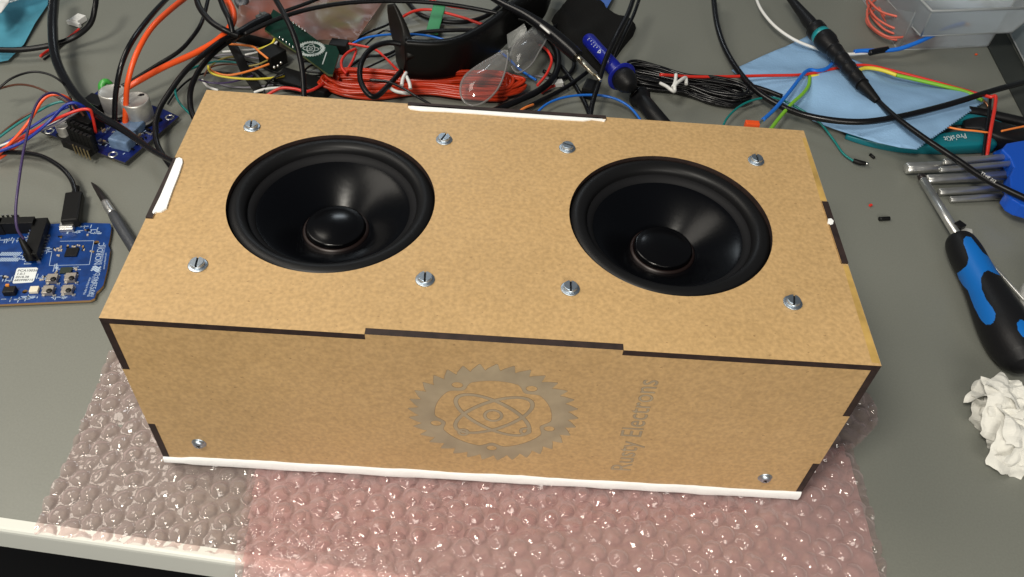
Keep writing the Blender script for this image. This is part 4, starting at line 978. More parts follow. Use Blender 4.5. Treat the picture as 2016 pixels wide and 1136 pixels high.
m_ = MB(); m_.lathe([(r0 * 1.28, .0), (r0 * 1.42, .08), (r0 * 1.42, .2), (r0 * 1.28, .26)], M, n=32); m_.build('collar', BLKG, t)
m_ = MB(); q_ = P(1160, 175, .5); m_.box(q_, (.9, 1.5, .9), rz=-.3, bevel=.2); tag(m_.build('black_clip', BLKM), 'small black clip under the metal tip of the probe', 'clip')
t = thing('wire_connector', 'small white plug with a red lead right of the clear lens', 'connector', P(1096, 165))
m_ = MB(); m_.box(P(1098, 164, .3), (.75, .5, .4), rz=.3, bevel=.05); m_.build('housing', WHT, t)
wire('lead', None, '', [(1092, 168, .3), (1080, 174, .2), (1066, 182, .15)], 6, RED, parent=t)

# ------------------------------------------------------------------ oscilloscope probe on the blue cloth
t = thing('oscilloscope_probe', 'black oscilloscope probe with teal ring lying across the blue cloth', 'probe', P(1650, 100))
ctrl = [(1548, -14, 1.9), (1568, 12, 1.9), (1590, 38, 1.9), (1604, 56, 1.9), (1616, 72, 1.9), (1632, 92, 1.9), (1655, 120, 1.8), (1680, 150, 1.7), (1700, 172, 1.6), (1722, 194, 1.5)]
def seg(nm, lst, mt, n=24, sub=4):
    m1 = MB(); m1.tube([P(x_, y_, h + .3) for x_, y_, h, w_ in lst], [pxr(w_, P(x_, y_, h)) for x_, y_, h, w_ in lst], n=n, sub=sub); m1.build(nm, mt, t)
seg('nose', [(1545, -18, 1.9, 12), (1560, 2, 1.9, 15), (1578, 24, 1.9, 20), (1592, 42, 1.9, 25), (1602, 54, 1.9, 26)], BLKH)
seg('finger_guard', [(1600, 54, 1.9, 28), (1604, 56, 1.9, 38), (1610, 63, 1.9, 39), (1617, 71, 1.9, 30)], BLKH, sub=3)
seg('colour_ring', [(1615, 68, 1.9, 37), (1621, 75, 1.9, 38)], TEALR, sub=1)
seg('finger_guard', [(1621, 75, 1.9, 41), (1628, 83, 1.9, 42), (1635, 91, 1.9, 36), (1640, 97, 1.9, 27)], BLKH, sub=3)
lst = []
for k_ in range(9):
    u = k_ / 8; x_ = 1640 + (1694 - 1640) * u; y_ = 96 + (162 - 96) * u
    lst += [(x_, y_, 1.85 - .2 * u, 29 - 4 * u), (x_ + 3.5, y_ + 4.2, 1.85 - .2 * u, 32 - 5 * u)] if k_ % 2 == 0 else [(x_, y_, 1.85 - .2 * u, 31 - 5 * u)]
seg('grip_body', lst, BLKH, sub=3)
seg('strain_relief', [(1696, 165, 1.6, 25), (1712, 182, 1.5, 19), (1728, 200, 1.4, 14)], BLKM)
wire('cable', None, '', [(1724, 195, 1.6), (1760, 228, 2.2), (1820, 272, 2.3), (1880, 312, 2.0), (1945, 355, 2.2), (2035, 398, 2.2)], [11, 11, 11.5, 12.5, 13, 13], BLK, parent=t)
m_ = MB(); q0, q1 = P(1932, 340, 2.42), P(1962, 359, 2.42)
zx = (q1 - q0).normalized(); up_ = (CAM - q0).normalized(); up_ = (up_ - zx * up_.dot(zx)).normalized(); yy = up_.cross(zx)
M = Matrix.Translation(q0 + up_ * .05) @ Matrix((zx, yy, up_)).transposed().to_4x4()
text_mesh(m_, 'TT-HF 212', .24, M @ Matrix.Translation((0, -.08, 0)), depth=.01); m_.build('printed_mark', WHT, t)

# ------------------------------------------------------------------ blue cloth with pinked edge
CLOTH = mat('blue_microfibre', (0.25, 0.42, 0.64), 0.85, var=0.06, vscale=50, bump=0.5, bscale=700, spec=.2)
right = []
zx0, zy0, zx1, zy1 = 1946, 197, 1805, 296; nz_ = 36
for k_ in range(nz_):
    u = k_ / nz_; x_ = zx0 + (zx1 - zx0) * u; y_ = zy0 + (zy1 - zy0) * u
    ho = .5 + .7 * min(1, u * 2.2); right += [(x_, y_, ho), (x_ - 2.5 + .5 * (zx1 - zx0) / nz_ - .4, y_ + .5 * (zy1 - zy0) / nz_ - 1.9, ho)]
ol = [(1440, 140), (1470, 126), (1505, 110), (1545, 94), (1575, 80), (1590, 72), (1612, 86), (1640, 102), (1675, 118), (1710, 132), (1745, 148), (1790, 152), (1840, 160), (1890, 177)] + right + \
     [(1805, 296, 1.2), (1770, 292, 1.1), (1725, 282, .9), (1680, 268, .6), (1640, 255, .35), (1600, 240, .2), (1560, 216), (1520, 190), (1480, 166), (1455, 152)]
def ridge(x, y):
    v = 0
    for (ax_, ay_, bx_, by_, h, w_) in ((1470, 150, 1660, 165, .35, 1.3), (1600, 120, 1700, 150, .3, 1.0), (1560, 200, 1720, 165, .25, 1.5), (1700, 250, 1900, 215, .35, 1.6), (1620, 190, 1760, 270, .2, 1.2)):
        A_, B_ = P(ax_, ay_), P(bx_, by_); ab = Vector((B_.x - A_.x, B_.y - A_.y)); vv = Vector((x - A_.x, y - A_.y)); tt = max(0, min(1, vv.dot(ab) / ab.dot(ab)))
        v += h * math.exp(-((vv - ab * tt).length / w_) ** 2)
    return v
sheet('cleaning_cloth', 'light blue microfibre cloth with zigzag cut edge', 'cloth', ol, .10, .12, CLOTH, step=.4, freq=.3, seed=12, hf=ridge, thick=.05)

# ------------------------------------------------------------------ pliers
t = thing('pliers', 'pliers with teal and black grips partly under the blue cloth', 'pliers', P(1860, 290))
m_ = MB(); m_.tube([P(1665, 266, .2), P(1710, 276, .25), P(1770, 284, .3), (P(1840, 284, .4)), P(1900, 280, .5), P(1948, 279, .5)], [.3, .5, .65, .8, .9, .85], n=20, flat=(.55, .95)); m_.build('handle', TEALH, t)
m_ = MB(); m_.tube([P(1860, 240, .4), P(1905, 236, .5), P(1952, 246, .5), P(1990, 262, .5)], [.3, .45, .45, .4], n=14); m_.build('handle', TEALH, t, 'thinner teal handle behind')
m_ = MB(); m_.tube([P(1895, 250, .5), P(1930, 253, .7), P(1965, 268, .7), P(2040, 285, .7)], [.5, 1.0, 1.15, 1.0], n=20, flat=(.6, .9)); m_.build('jaw', BLKH, t)
m_ = MB(); m_.tube([P(1905, 218, .7), P(1950, 226, .7), P(2040, 246, .7)], .36, n=14); m_.build('upper_arm', BLKH, t)
m_ = MB(); q_ = P(1974, 266, 1.0); m_.lathe([(.32, 0), (.32, .15), (.24, .22), (.0001, .22)], Matrix.Translation(q_), n=20); m_.build('rivet', NICKEL, t)
m_ = MB(); q0, q1 = P(1899, 264, 1.12), P(1848, 272, 1.02); zx = (q1 - q0).normalized(); up_ = Vector((-.1, -.45, .89)); up_ = (up_ - zx * up_.dot(zx)).normalized(); yy = up_.cross(zx)
text_mesh(m_, "Pro'sKit", .55, Matrix.Translation(q0 + up_ * .10) @ Matrix((zx, yy, up_)).transposed().to_4x4(), depth=.03, align='LEFT'); m_.build('lettering', mat('faded_print', (.45, .52, .55), .5), t)
wire('wire', 'orange wire passing behind the teal pliers grip', 'wire', [(1865, 250, 1.1), (1890, 255, 1.3), (1922, 258, 1.4), (1950, 262, 1.3)], 4, ORANGE)
wire('wire', 'orange wire at the right frame edge above the key holder', 'wire', [(1972, 258, 1.6), (1995, 253, 1.6), (2030, 246, 1.6)], 4, ORANGE)

# ------------------------------------------------------------------ torx keys in their blue holder
m_ = MB()
hol = poly_at([(1968, 300), (1978, 288), (2000, 284), (2040, 278), (2040, 420), (2006, 410), (1986, 398), (1976, 384), (1986, 372), (1984, 352), (1992, 335), (1984, 316)], 1.6)
hol2 = poly_at([(1950, 308), (1968, 300), (2040, 294), (2040, 418), (2006, 412), (1985, 398), (1970, 378), (1975, 350), (1962, 325)], 0)
t = thing('key_holder', 'blue plastic holder gripping the silver keys at the right edge', 'key holder', P(2000, 350))
m_.prism([hol], DZ + .9, DZ + 1.9); m_.prism([hol2], DZ + .01, DZ + .45)
o_ = m_.build('holder_body', BLUEPL, t); bv = o_.modifiers.new('b', 'BEVEL'); bv.width = .0012; bv.segments = 3; bv.limit_method = 'ANGLE'
m_ = MB(); m_.prism([poly_at([(1990, 300), (2040, 296), (2040, 400), (2000, 392), (1992, 350)], 1)], DZ + .4, DZ + .95); m_.build('holder_core', mat('dark_blue_plastic', (.004, .03, .25), .4), t)
keys = [('largest silver star key, its blunt fluted tip furthest left', (1783, 331, .62), (1990, 322, .8), 23, 0),
        ('slim silver star key, topmost of the row', (1857, 319, 1.35), (1995, 308, 1.5), 14, 0),
        ('slim silver star key just under the topmost one', (1850, 334, 1.45), (1999, 321, 1.6), 12, 0),
        ('medium silver star key fourth from the top', (1824, 353, .5), (2003, 344, .8), 19, 0),
        ('silver star key second from the bottom', (1848, 378, .4), (1992, 369, .6), 15, 0),
        ('shortest silver star key at the bottom of the row', (1870, 393, .32), (1988, 385, .5), 13, 0)]
for l, a_, b_, w_, _ in keys:
    a, b = P(*a_), P(*b_); r = pxr(w_, a); a.z = max(a.z, DZ + r + .01); M = aim(a, b); L = (b - a).length
    vs = []; fs = []; n_ = 36; zs = [0, .06, .5, .75, 1.0, L + .5]
    for i, z in enumerate(zs):
        for k_ in range(n_):
            an = 2 * math.pi * k_ / n_; star = 1 - .17 * (0.5 - .5 * math.cos(6 * an))
            rr = {0: .80 * star, 1: .97 * star, 2: .97 * star, 3: .95 * (star + 1) / 2}.get(i, .96) * r
            vs.append(M @ Vector((rr * math.cos(an), rr * math.sin(an), z)))
    for i in range(len(zs) - 1):
        for k_ in range(n_): fs.append([i * n_ + k_, i * n_ + (k_ + 1) % n_, (i + 1) * n_ + (k_ + 1) % n_, (i + 1) * n_ + k_])
    fs += [list(range(n_)), list(range((len(zs) - 1) * n_, len(zs) * n_))]
    m_ = MB(); m_.add(vs, fs, 0, True); tag(m_.build('star_key', STEEL), l, 'hex key', 'star keys in the blue holder')

# ------------------------------------------------------------------ screwdriver
t = thing('screwdriver', 'black and blue handled screwdriver lying at the right', 'screwdriver', P(1900, 520))
a, b = P(1815, 350, .9), P(1893, 478, 1.1); M = aim(a, b); L = (b - a).length; r = pxr(17, (a + b) / 2)
m_ = MB(); m_.lathe([(r * .62, -.28), (r * .9, -.2), (r * .95, .28)], M, n=24); m_.build('tip', BLADE, t)
m_ = MB(); m_.lathe([(r, .27), (r, L + .3)], M, n=24); m_.build('shaft', STEEL, t)
a, b = P(1884, 466, 1.35), P(2022, 726, 1.45); M = aim(a, b); L = (b - a).length
prof = [(0, .30), (.02, .74), (.05, .90), (.10, .99), (.16, 1.04), (.24, 1.04), (.31, 1.05), (.38, 1.09), (.46, 1.16), (.55, 1.28), (.65, 1.40), (.75, 1.45), (.85, 1.38), (.93, 1.15), (.98, .75), (1.0, .3), (1.005, .0001)]
pr2 = []
for i in range(len(prof) - 1):
    for k_ in range(14):
        u = k_ / 14; s0, r0_ = prof[i]; s1_, r1_ = prof[i + 1]; p0_ = prof[max(i - 1, 0)]; p3_ = prof[min(i + 2, len(prof) - 1)]
        rr = .5 * (2 * r0_ + (r1_ - p0_[1]) * u + (2 * p0_[1] - 5 * r0_ + 4 * r1_ - p3_[1]) * u * u + (3 * r0_ - p0_[1] - 3 * r1_ + p3_[1]) * u ** 3)
        pr2.append((max(rr, .001) * 0.97, (s0 + (s1_ - s0) * u) * L))
pr2.append((.0001, L * 1.005))
blue_areas = [[(1897, 471), (1902, 465), (1912, 467), (1922, 480), (1935, 497), (1955, 512), (1968, 530), (1973, 544), (1958, 538), (1945, 532), (1937, 536), (1931, 548), (1933, 570), (1942, 590), (1954, 606), (1960, 618), (1958, 632), (1950, 639), (1940, 639), (1930, 628), (1918, 605), (1910, 585), (1905, 571), (1896, 562), (1888, 550), (1884, 538), (1893, 532), (1904, 522), (1907, 508), (1902, 492), (1897, 480)],
              [(2002, 636), (2008, 630), (2030, 632), (2030, 670), (2012, 662), (2004, 650)]]
m_ = MB(); n_ = 360; vs = []; fs = []; mis = []
for (r, z) in pr2:
    for k_ in range(n_): an = 2 * math.pi * k_ / n_; vs.append(M @ Vector((r * math.cos(an), r * math.sin(an), z)))
for i in range(len(pr2) - 1):
    for k_ in range(n_):
        f_ = [i * n_ + k_, i * n_ + (k_ + 1) % n_, (i + 1) * n_ + (k_ + 1) % n_, (i + 1) * n_ + k_]
        c = (vs[f_[0]] + vs[f_[2]]) / 2; fs.append(f_)
        an = 2 * math.pi * (k_ + .5) / n_; nrm = (M.to_3x3() @ Vector((math.cos(an), math.sin(an), 0)))
        x_, y_ = PR(c); mis.append(1 if nrm.dot(CAM - c) > 0 and any(inpoly(x_, y_, q_) for q_ in blue_areas) else 0)
m_.add(vs, fs, mis, True); m_.build('handle', [BLKH, BLUEH], t)
# clip beside the neck and thin rod beside the handle
m_ = MB(); m_.box(P(1888, 446, 1.2), (.55, .55, .5), rz=.6, bevel=.05); m_.build('collar', CHIP, t)
m_ = MB(); m_.box(P(1897, 457, .9), (.9, .35, .5), rz=-.2, bevel=.05); m_.build('ferrule', mat('light_grey_plastic', (.4, .4, .38), .4), t)
wire('metal_rod', 'thin bright metal rod emerging behind the screwdriver handle', 'rod', [(1935, 500, .25), (1975, 545, .3), (2030, 606, .3)], [3, 7, 7], STEEL)
# white roll at the right frame edge
m_ = MB(); q_ = P(2068, 600, 0); rr = (P(2068, 600, 0) - P(2006, 600, 0)).length * .93
m_.lathe([(rr * .96, 0), (rr, .08), (rr, 1.6), (rr * .95, 1.75), (rr * .6, 1.75), (rr * .6, .3)], Matrix.Translation((q_.x, q_.y, DZ + .01)), n=48); tag(m_.build('tape_roll', WHT), 'white roll just entering at the right edge', 'roll')

# ------------------------------------------------------------------ crumpled tissue
def lump(m1, c, rx, ry, rz_, seed, sub=5):
    bm = bmesh.new(); bmesh.ops.create_icosphere(bm, subdivisions=sub, radius=1)
    vs = []
    for v in bm.verts:
        p = v.co.copy(); q_ = p * 1.25 + Vector((seed, seed * 2, 0))
        q_ = q_ + 0.5 * Vector((noise.noise(q_ * 1.1), noise.noise(q_ * 1.1 + Vector((9, 0, 0))), noise.noise(q_ * 1.1 + Vector((0, 9, 0)))))
        d0, _p = noise.voronoi(q_); rd = (d0[1] - d0[0])
        d1, _p = noise.voronoi(q_ * 1.7 + Vector((3, 1, 7))); rd1 = d1[1] - d1[0]
        d2, _p = noise.voronoi(q_ * 3.4 + Vector((1, 8, 2))); rd2 = d2[1] - d2[0]
        k_ = 0.98 - 0.42 * min(rd, .8) + .20 * noise.noise(q_ * 1.5) - .17 * min(rd1, .7) - .07 * min(rd2, .6)
        k_ += .10
        vs.append(Vector(c) + Vector((p.x * rx, p.y * ry, p.z * rz_)) * k_)
    bm.verts.index_update()
    vs = [Vector((p.x, p.y, max(p.z, DZ + .01))) for p in vs]
    m1.add(vs, [[v.index for v in f_.verts] for f_ in bm.faces], 0, False); bm.free()
m_ = MB()
q_ = P(1992, 812, .8); lump(m_, (q_.x, q_.y, DZ + .9), 1.7, 1.45, 1.05, 3, 4)
q_ = P(2012, 880, .7); lump(m_, (q_.x + .2, q_.y, DZ + .75), 1.35, 1.15, .85, 8, 4)
rnd = random.Random(42)
def petal(c, n, size, seed):
    n = n.normalized(); U = n.cross(Vector((.3, .2, .93))); U.normalize(); V = n.cross(U); K = 20
    rot = rnd.uniform(0, 6.28); U, V = U * math.cos(rot) + V * math.sin(rot), V * math.cos(rot) - U * math.sin(rot)
    ds = [(rnd.uniform(0, 3.14), rnd.uniform(.35, .8), rnd.random(), rnd.uniform(.14, .34)) for _ in range(4)] + [(rnd.uniform(0, 3.14), rnd.uniform(1.2, 2.0), rnd.random(), .07) for _ in range(2)]
    vs = []; fs = []
    for i in range(K):
        for j in range(K):
            u, v = -1 + 2 * i / (K - 1), -1 + 2 * j / (K - 1)
            e = 1 + .16 * noise.noise(Vector((u * 2.5, v * 2.5, seed)))
            x, y = u * size * e, v * size * .8 * e; f_ = 0
            for an, fr_, ph, am in ds:
                t_ = (x * math.cos(an) + y * math.sin(an)) * fr_ + ph; f_ += am * (abs((t_ % 1) * 2 - 1) - .5)
            f_ -= (x * x + y * y) * .20
            p_ = c + U * x + V * y + n * f_; vs.append((p_.x, p_.y, max(p_.z, DZ + .02 + .03 * noise.noise(Vector((x * 3, y * 3, 0))))))
    for i in range(K - 1):
        for j in range(K - 1): fs.append([i * K + j, i * K + j + 1, (i + 1) * K + j + 1, (i + 1) * K + j])
    m_.add(vs, fs, 0, False)
for (px_, py_, h, nx_, ny_, nz2, sz) in ((1965, 790, 1.4, -.8, -.3, .6, 1.15), (1985, 770, 2.0, -.2, .4, 1, 1.3), (1962, 830, 1.1, -.7, -.6, .4, 1.1), (1998, 815, 1.9, .1, -.5, .9, 1.35), (2010, 770, 1.9, .5, .3, .8, 1.3),
     (1985, 868, 1.0, -.6, -.7, .4, .95), (2005, 890, 1.3, -.1, -.6, .8, 1.1), (2020, 915, .8, .1, -.9, .3, .9), (2030, 850, 1.6, .6, -.2, .9, 1.2), (1975, 852, .5, -.9, -.2, .5, .8), (2000, 845, 1.5, -.3, -.8, .6, 1.0)):
    petal(P(px_ - 5, py_ - 3, h), Vector((nx_, ny_, nz2)), sz * 1.14, px_ * .37)
tag(m_.build('crumpled_tissue', TISSUE, doublefix=False), 'crumpled off white tissue on the desk at the right edge', 'tissue')

# ------------------------------------------------------------------ debris
m_ = MB(); a, b = P(1731, 431, .15), P(1751, 430, .15); m_.tube([a, (a + b) / 2, b], .14, n=12, sub=2); tag(m_.build('plastic_sleeve', BLKM), 'short black sleeve piece lying right of the box', 'sleeve')
m_ = MB(); a, b = P(1713, 304, .1), P(1721, 311, .1); m_.tube([a, b], .11, n=8, sub=1); tag(m_.build('black_crumb', BLKM), 'tiny black crumb near the teal wire lug', 'crumb')
m_ = MB(); m_.box(P(1714, 404, .1), (.22, .16, .14), rz=.5, bevel=.03); tag(m_.build('red_crumb', RED), 'tiny red crumb on the desk right of the box', 'crumb')
m_ = MB(); m_.box(P(1922, 107, .08), (.2, .16, .1), rz=.5, bevel=.03); tag(m_.build('orange_crumb', ORG), 'tiny orange crumb in front of the clear plastic bin', 'crumb')

# ------------------------------------------------------------------ clear bins, top right
FROST = mat_film('frosted_plastic', (0.92, 0.94, 0.95), (0.82, 0.87, 0.90), 0.20, 0.4, bscale=120, bstr=0.1)
FROSTR = mat_film('frosted_rim', (0.85, 0.87, 0.88), (0.75, 0.78, 0.79), 0.5, 0.25, bscale=120, bstr=0.15)
def bin_(name, label, base4, z0, z1, flare=.6, lip=True, bottom=True, mat_=FROST):
    c = sum((Vector((p[0], p[1], 0)) for p in base4), Vector()) / 4
    t_ = thing(name, label, 'plastic bin', (c.x, c.y, z0))
    top = []
    for p in base4:
        d_ = (Vector((p[0], p[1], 0)) - c); top.append(c + d_ * (1 + flare / max(d_.length, 1)))
    m1 = MB(); vs = [(p[0], p[1], z0) for p in base4] + [(p.x, p.y, z1) for p in top]
    inn = [((p[0] - c.x) * .985 + c.x, (p[1] - c.y) * .985 + c.y, z0 + .12) for p in base4] + [((p.x - c.x) * .985 + c.x, (p.y - c.y) * .985 + c.y, z1) for p in top]
    fs = [[0, 1, 2, 3]] + [[i, (i + 1) % 4, 4 + (i + 1) % 4, 4 + i] for i in range(4)]
    m1.add(vs, fs, 0); m1.add(inn, fs, 0); m1.add([vs[4 + i] for i in range(4)] + [inn[4 + i] for i in range(4)], [[i, (i + 1) % 4, 4 + (i + 1) % 4, 4 + i] for i in range(4)])
    m1.build('wall', mat_, t_)
    m1 = MB()
    m1.tube([Vector(v) for v in vs[:4]], .07, n=6, sub=1, closed=True)
    for i in range(4): m1.tube([Vector(vs[i]), Vector(vs[4 + i])], .06, n=6, sub=1)
    m1.tube([Vector(v) for v in vs[4:]], .12, n=6, sub=1, closed=True)
    m1.build('rim', FROSTR, t_)
    return t_
A_, B_ = P(1768, 99), P(1944, 92); dl = (P(1690, -12) - A_)
L4 = [(A_.x, A_.y), (B_.x, B_.y), (B_.x + dl.x * 1.2, B_.y + dl.y * 1.2 + 2), (A_.x + dl.x * 1.3, A_.y + dl.y * 1.3)]
bin_('plastic_bin', 'large clear plastic bin holding coiled red wire', L4, DZ + .02, DZ + 7.0, flare=.3)
cc = P(1760, 30, 1)
rt = MB(); rnd = random.Random(4)
for k_ in range(12):
    cx_, cy_ = cc.x + rnd.uniform(-.4, 2.6), cc.y + rnd.uniform(-.6, 1.5); ra, rb = rnd.uniform(2.0, 3.1), rnd.uniform(2.6, 4.0); an = rnd.uniform(-.5, .3)
    pts = []
    for j in range(16):
        a_ = 2 * math.pi * j / 16; x_ = ra * math.cos(a_); y_ = rb * math.sin(a_)
        pts.append((cx_ + x_ * math.cos(an) - y_ * math.sin(an), cy_ + x_ * math.sin(an) + y_ * math.cos(an), DZ + .4 + .15 * k_ + rnd.uniform(-.05, .1)))
    rt.tube(pts, .10, n=7, sub=4, closed=True)
tag(rt.build('wire_coil', mat('salmon_red_insulation', (.60, .12, .08), .4)), 'loose coil of red wire inside the large clear bin', 'wire coil')
A_, B_ = P(1813, 71, 2.2), P(1992, 64, 2.2); ux = (B_ - A_).normalized(); uy = Vector((-ux.y, ux.x, 0))
Z2 = DZ + 2.2
L4 = [(A_.x, A_.y), (B_.x, B_.y), ((B_ + uy * 9).x, (B_ + uy * 9).y), ((A_ + uy * 9 - ux * .2).x, (A_ + uy * 9 - ux * .2).y)]
bin_('plastic_tray', 'smaller clear plastic tray stacked on the large bin', L4, Z2, Z2 + 2.6, flare=1.0)
# big frosted box at the far right with its base shadow painted as a dark strip
A_, B_ = P(1975, 60), P(2040, 190); uy = (A_ - B_).normalized(); ux = Vector((uy.y, -uy.x, 0))
L4 = [(B_.x, B_.y), ((B_ + ux * 14).x, (B_ + ux * 14).y), ((A_ + ux * 14 + uy * 9).x, (A_ + ux * 14 + uy * 9).y), ((A_ + uy * 9).x, (A_ + uy * 9).y)]
bin_('plastic_bin', 'tall frosted bin standing at the upper right frame edge', L4, DZ + .5, DZ + 6, flare=.3, mat_=mat_film('grey_frosted', (.75, .8, .82), (.50, .57, .60), .6, .4, bscale=60, bstr=.2))
m_ = MB(); m_.prism([poly_at([(1943, 92), (1948, 64), (1975, 60), (2045, 190), (2045, 270), (2018, 238)], 0)], DZ + .005, DZ + .12); tag(m_.build('painted_shadow', mat('dark_grey_green', (.022, .026, .024), .7)), 'painted shadow strip between the clear bins and the desk', 'painted shadow')

# ------------------------------------------------------------------ top left: blue sheet, dish, paper
SHEET = mat('cyan_film', (0.07, 0.27, 0.37), 0.32, var=.15, vscale=25, bump=.4, bscale=40)
sheet('plastic_bag', 'flat cyan blue plastic bag at the top left corner', 'bag', [(-14, -14), (98, -14), (95, 12), (72, 50), (48, 90), (32, 108), (18, 123), (-14, 128)], .12, .35, SHEET, step=.4, freq=.5, seed=21)
c = P(-42, -64, 1.0); rr = (P(72, 0, 1.0) - c).length
t = thing('plastic_dish', 'clear round plastic dish on the cyan bag at the top left corner', 'dish', (c.x, c.y, DZ + .6))
m_ = MB(); m_.ring([(.001, .95), (rr * .86, .95), (rr * .96, 1.3), (rr, 1.9), (rr * 1.02, 1.95)], Matrix.Translation((c.x, c.y, DZ)), n=72); m_.build('bowl', mat_film('dish_film', (.62, .72, .78), (.30, .42, .48), .32, .15, bscale=60, bstr=.2), t)
m_ = MB(); m_.tube([(c.x + rr * math.cos(2 * math.pi * j / 60), c.y + rr * math.sin(2 * math.pi * j / 60), DZ + 1.92) for j in range(60)], .06, n=6, sub=1, closed=True); m_.build('rim', FROSTR, t)
sheet('paper_sheet', 'crumpled white paper in the clear dish, top left corner', 'paper', [(-20, -20), (26, -20), (18, 8), (4, 28), (-20, 45)], 1.9, .3, WHT, step=.3, freq=.8, seed=31, thick=.03)

# ------------------------------------------------------------------ precision knife
t = thing('precision_knife', 'small grey handled precision knife beside the box left edge', 'knife', P(235, 440))
def segk(nm, lst, mt, n=12): 
    m1 = MB(); m1.tube([P(x_, y_, h) for x_, y_, h, w_ in lst], [pxr(w_, P(x_, y_, h)) for x_, y_, h, w_ in lst], n=n, sub=3); m1.build(nm, mt, t)
segk('blade', [(180, 359, .3, 2), (188, 368, .35, 9), (198, 382, .4, 13), (210, 402, .4, 14)], BLADE, n=4)
segk('collar', [(207, 398, .4, 16), (214, 410, .4, 18), (222, 421, .4, 18)], STEEL)
segk('handle', [(220, 418, .4, 16), (228, 430, .4, 22), (245, 458, .45, 23), (285, 522, .45, 23), (310, 560, .45, 20)], KNURL, n=8)

# ------------------------------------------------------------------ amplifier board with capacitors
t = thing('amplifier_board', 'dark blue amplifier board with silver capacitors at the left', 'circuit board', P(215, 255))
hA = .45
ab = [(80, 258), (246, 320), (352, 229), (322, 215), (268, 196), (203, 172)]
abp = poly_at(ab, hA)
m_ = MB(); m_.prism([abp], DZ + hA - .16, DZ + hA, mi=0, mside=1); m_.build('board', [PCBD, mat('dark_board_edge', (.05, .05, .05), .5)], t)
m_ = MB()
for (x_, y_) in ((97, 258), (222, 304), (334, 231)):
    q_ = P(x_, y_, hA); m_.ring([(.18, DZ + hA + .004), (.18, DZ + hA + .03), (.30, DZ + hA + .03), (.32, DZ + hA + .004)], Matrix.Translation((q_.x, q_.y, 0)), n=20)
m_.build('mounting_hole', SOLDER, t)
for (x_, y_) in ((97, 258), (222, 304), (334, 231), (210, 182)):
    q_ = P(x_, y_, hA); m_ = MB(); m_.lathe([(.16, DZ + .005), (.16, DZ + hA - .165)], Matrix.Translation((q_.x, q_.y, 0)), n=14); m_.build('standoff', NICKEL, t)
def capac(x_, y_, r, h):
    q_ = P(x_, y_, hA); X = Matrix.Translation((q_.x, q_.y, DZ + hA))
    m1 = MB(); m1.box(q_ + Vector((0, 0, .09)), (2.1 * r, 2.1 * r, .16), rz=.9, bevel=.02); bs = m1.build('capacitor', CHIP, t)
    m1 = MB(); m1.lathe([(r * .95, .17), (r, .20), (r, .26), (r * .93, .33), (r * .96, .42), (r, .5), (r, h - .10), (r * .97, h - .03), (r * .90, h), (r * .86, h - .02), (.0001, h - .02)], X, n=48); cn = m1.build('can', CAPTOP, bs)
    m1 = MB(); a_ = .5
    m1.prism([[(.10 * r, .45 * r), (.30 * r, .40 * r), (.55 * r, .55 * r), (.45 * r, .75 * r), (.2 * r, .72 * r)]], h - .019, h - .008, M=X); m1.build('polarity_mark', CHIP, cn)
capac(278, 238, .93, 1.75); capac(234, 222, .86, 1.75); capac(132, 268, .46, .95)
# header with black plugs
ang_ = math.atan2((P(246, 320) - P(80, 258)).y, (P(246, 320) - P(80, 258)).x)
m_ = MB(); m_.box(P(158, 287, .8), (2.2, .8, .5), rz=ang_, bevel=.02)
for k_ in range(6):
    for j in range(2):
        q_ = P(146 + 8 * k_, 278 + 3.4 * k_ - 14 * j, hA + .5); m_.box(q_ + Vector((0, 0, .45)), (.25, .25, 1.3), rz=ang_ + .1, bevel=.02)
m_.build('pin_header', BLKM, t)
m_ = MB()
for k_ in range(5):
    q_ = P(148 + 7 * k_, 288 + 3.0 * k_, 1.0); m_.box(q_ + Vector((0, -.18, -.1)), (.07, .05, .75), rz=ang_)
m_.build('header_pin', mat('brass_pin', (.5, .4, .22), .35, .9), t)
m_ = MB(); m_.box(P(172, 240, .95), (1.6, 1.2, 1.0), rz=ang_, bevel=.05); m_.build('connector_block', BLKM, t)
m_ = MB(); m_.box(P(190, 205, .8), (1.4, 1.0, .8), rz=ang_, bevel=.05); m_.build('relay', CHIP, t)
m_ = MB()
q_ = P(246, 285, hA); m_.box(q_ + Vector((0, 0, .35)), (1.35, 1.2, .8), rz=ang_ + .15, bevel=.12); m_.box(P(258, 252, hA + .3), (1.3, 1.5, .6), rz=ang_ + .15, bevel=.1); m_.build('terminal_block', HEATB, t)
m_ = MB(); m_.tube([P(216, 196, .8), P(205, 182, 1.3), P(201, 168, 1.7), P(208, 160, 1.9), P(220, 166, 1.6)], [.28, .3, .26, .2, .14], n=10); m_.build('green_component', mat('bright_green_lacquer', (.05, .32, .05), .35), t)
m_ = MB(); rnd = random.Random(3)
for k_ in range(90):
    u, v = rnd.random(), rnd.random()
    x_ = 250 + 70 * u - 30 * v; y_ = 262 + 25 * v - 12 * u
    if k_ > 45: x_, y_ = 195 + 80 * u, 185 + 24 * v + 22 * u
    if k_ > 65: x_, y_ = 195 + 80 * u, 245 + 40 * v + 14 * u
    if inpoly(P(x_, y_, hA).x, P(x_, y_, hA).y, abp): m_.box(P(x_, y_, hA + .06), (rnd.uniform(.1, .3), rnd.uniform(.08, .16), rnd.uniform(.08, .3)), rz=ang_ + rnd.choice((0, 1.57)), bevel=0, mi=k_ % 3)
m_.build('small_components', [SOLDER, CHIP, mat('tan_chip', (.28, .2, .12), .5)], t)
m_ = MB()
def inb(x_, y_, pl_): q_ = P(x_, y_, hA); return inpoly(q_.x, q_.y, pl_)
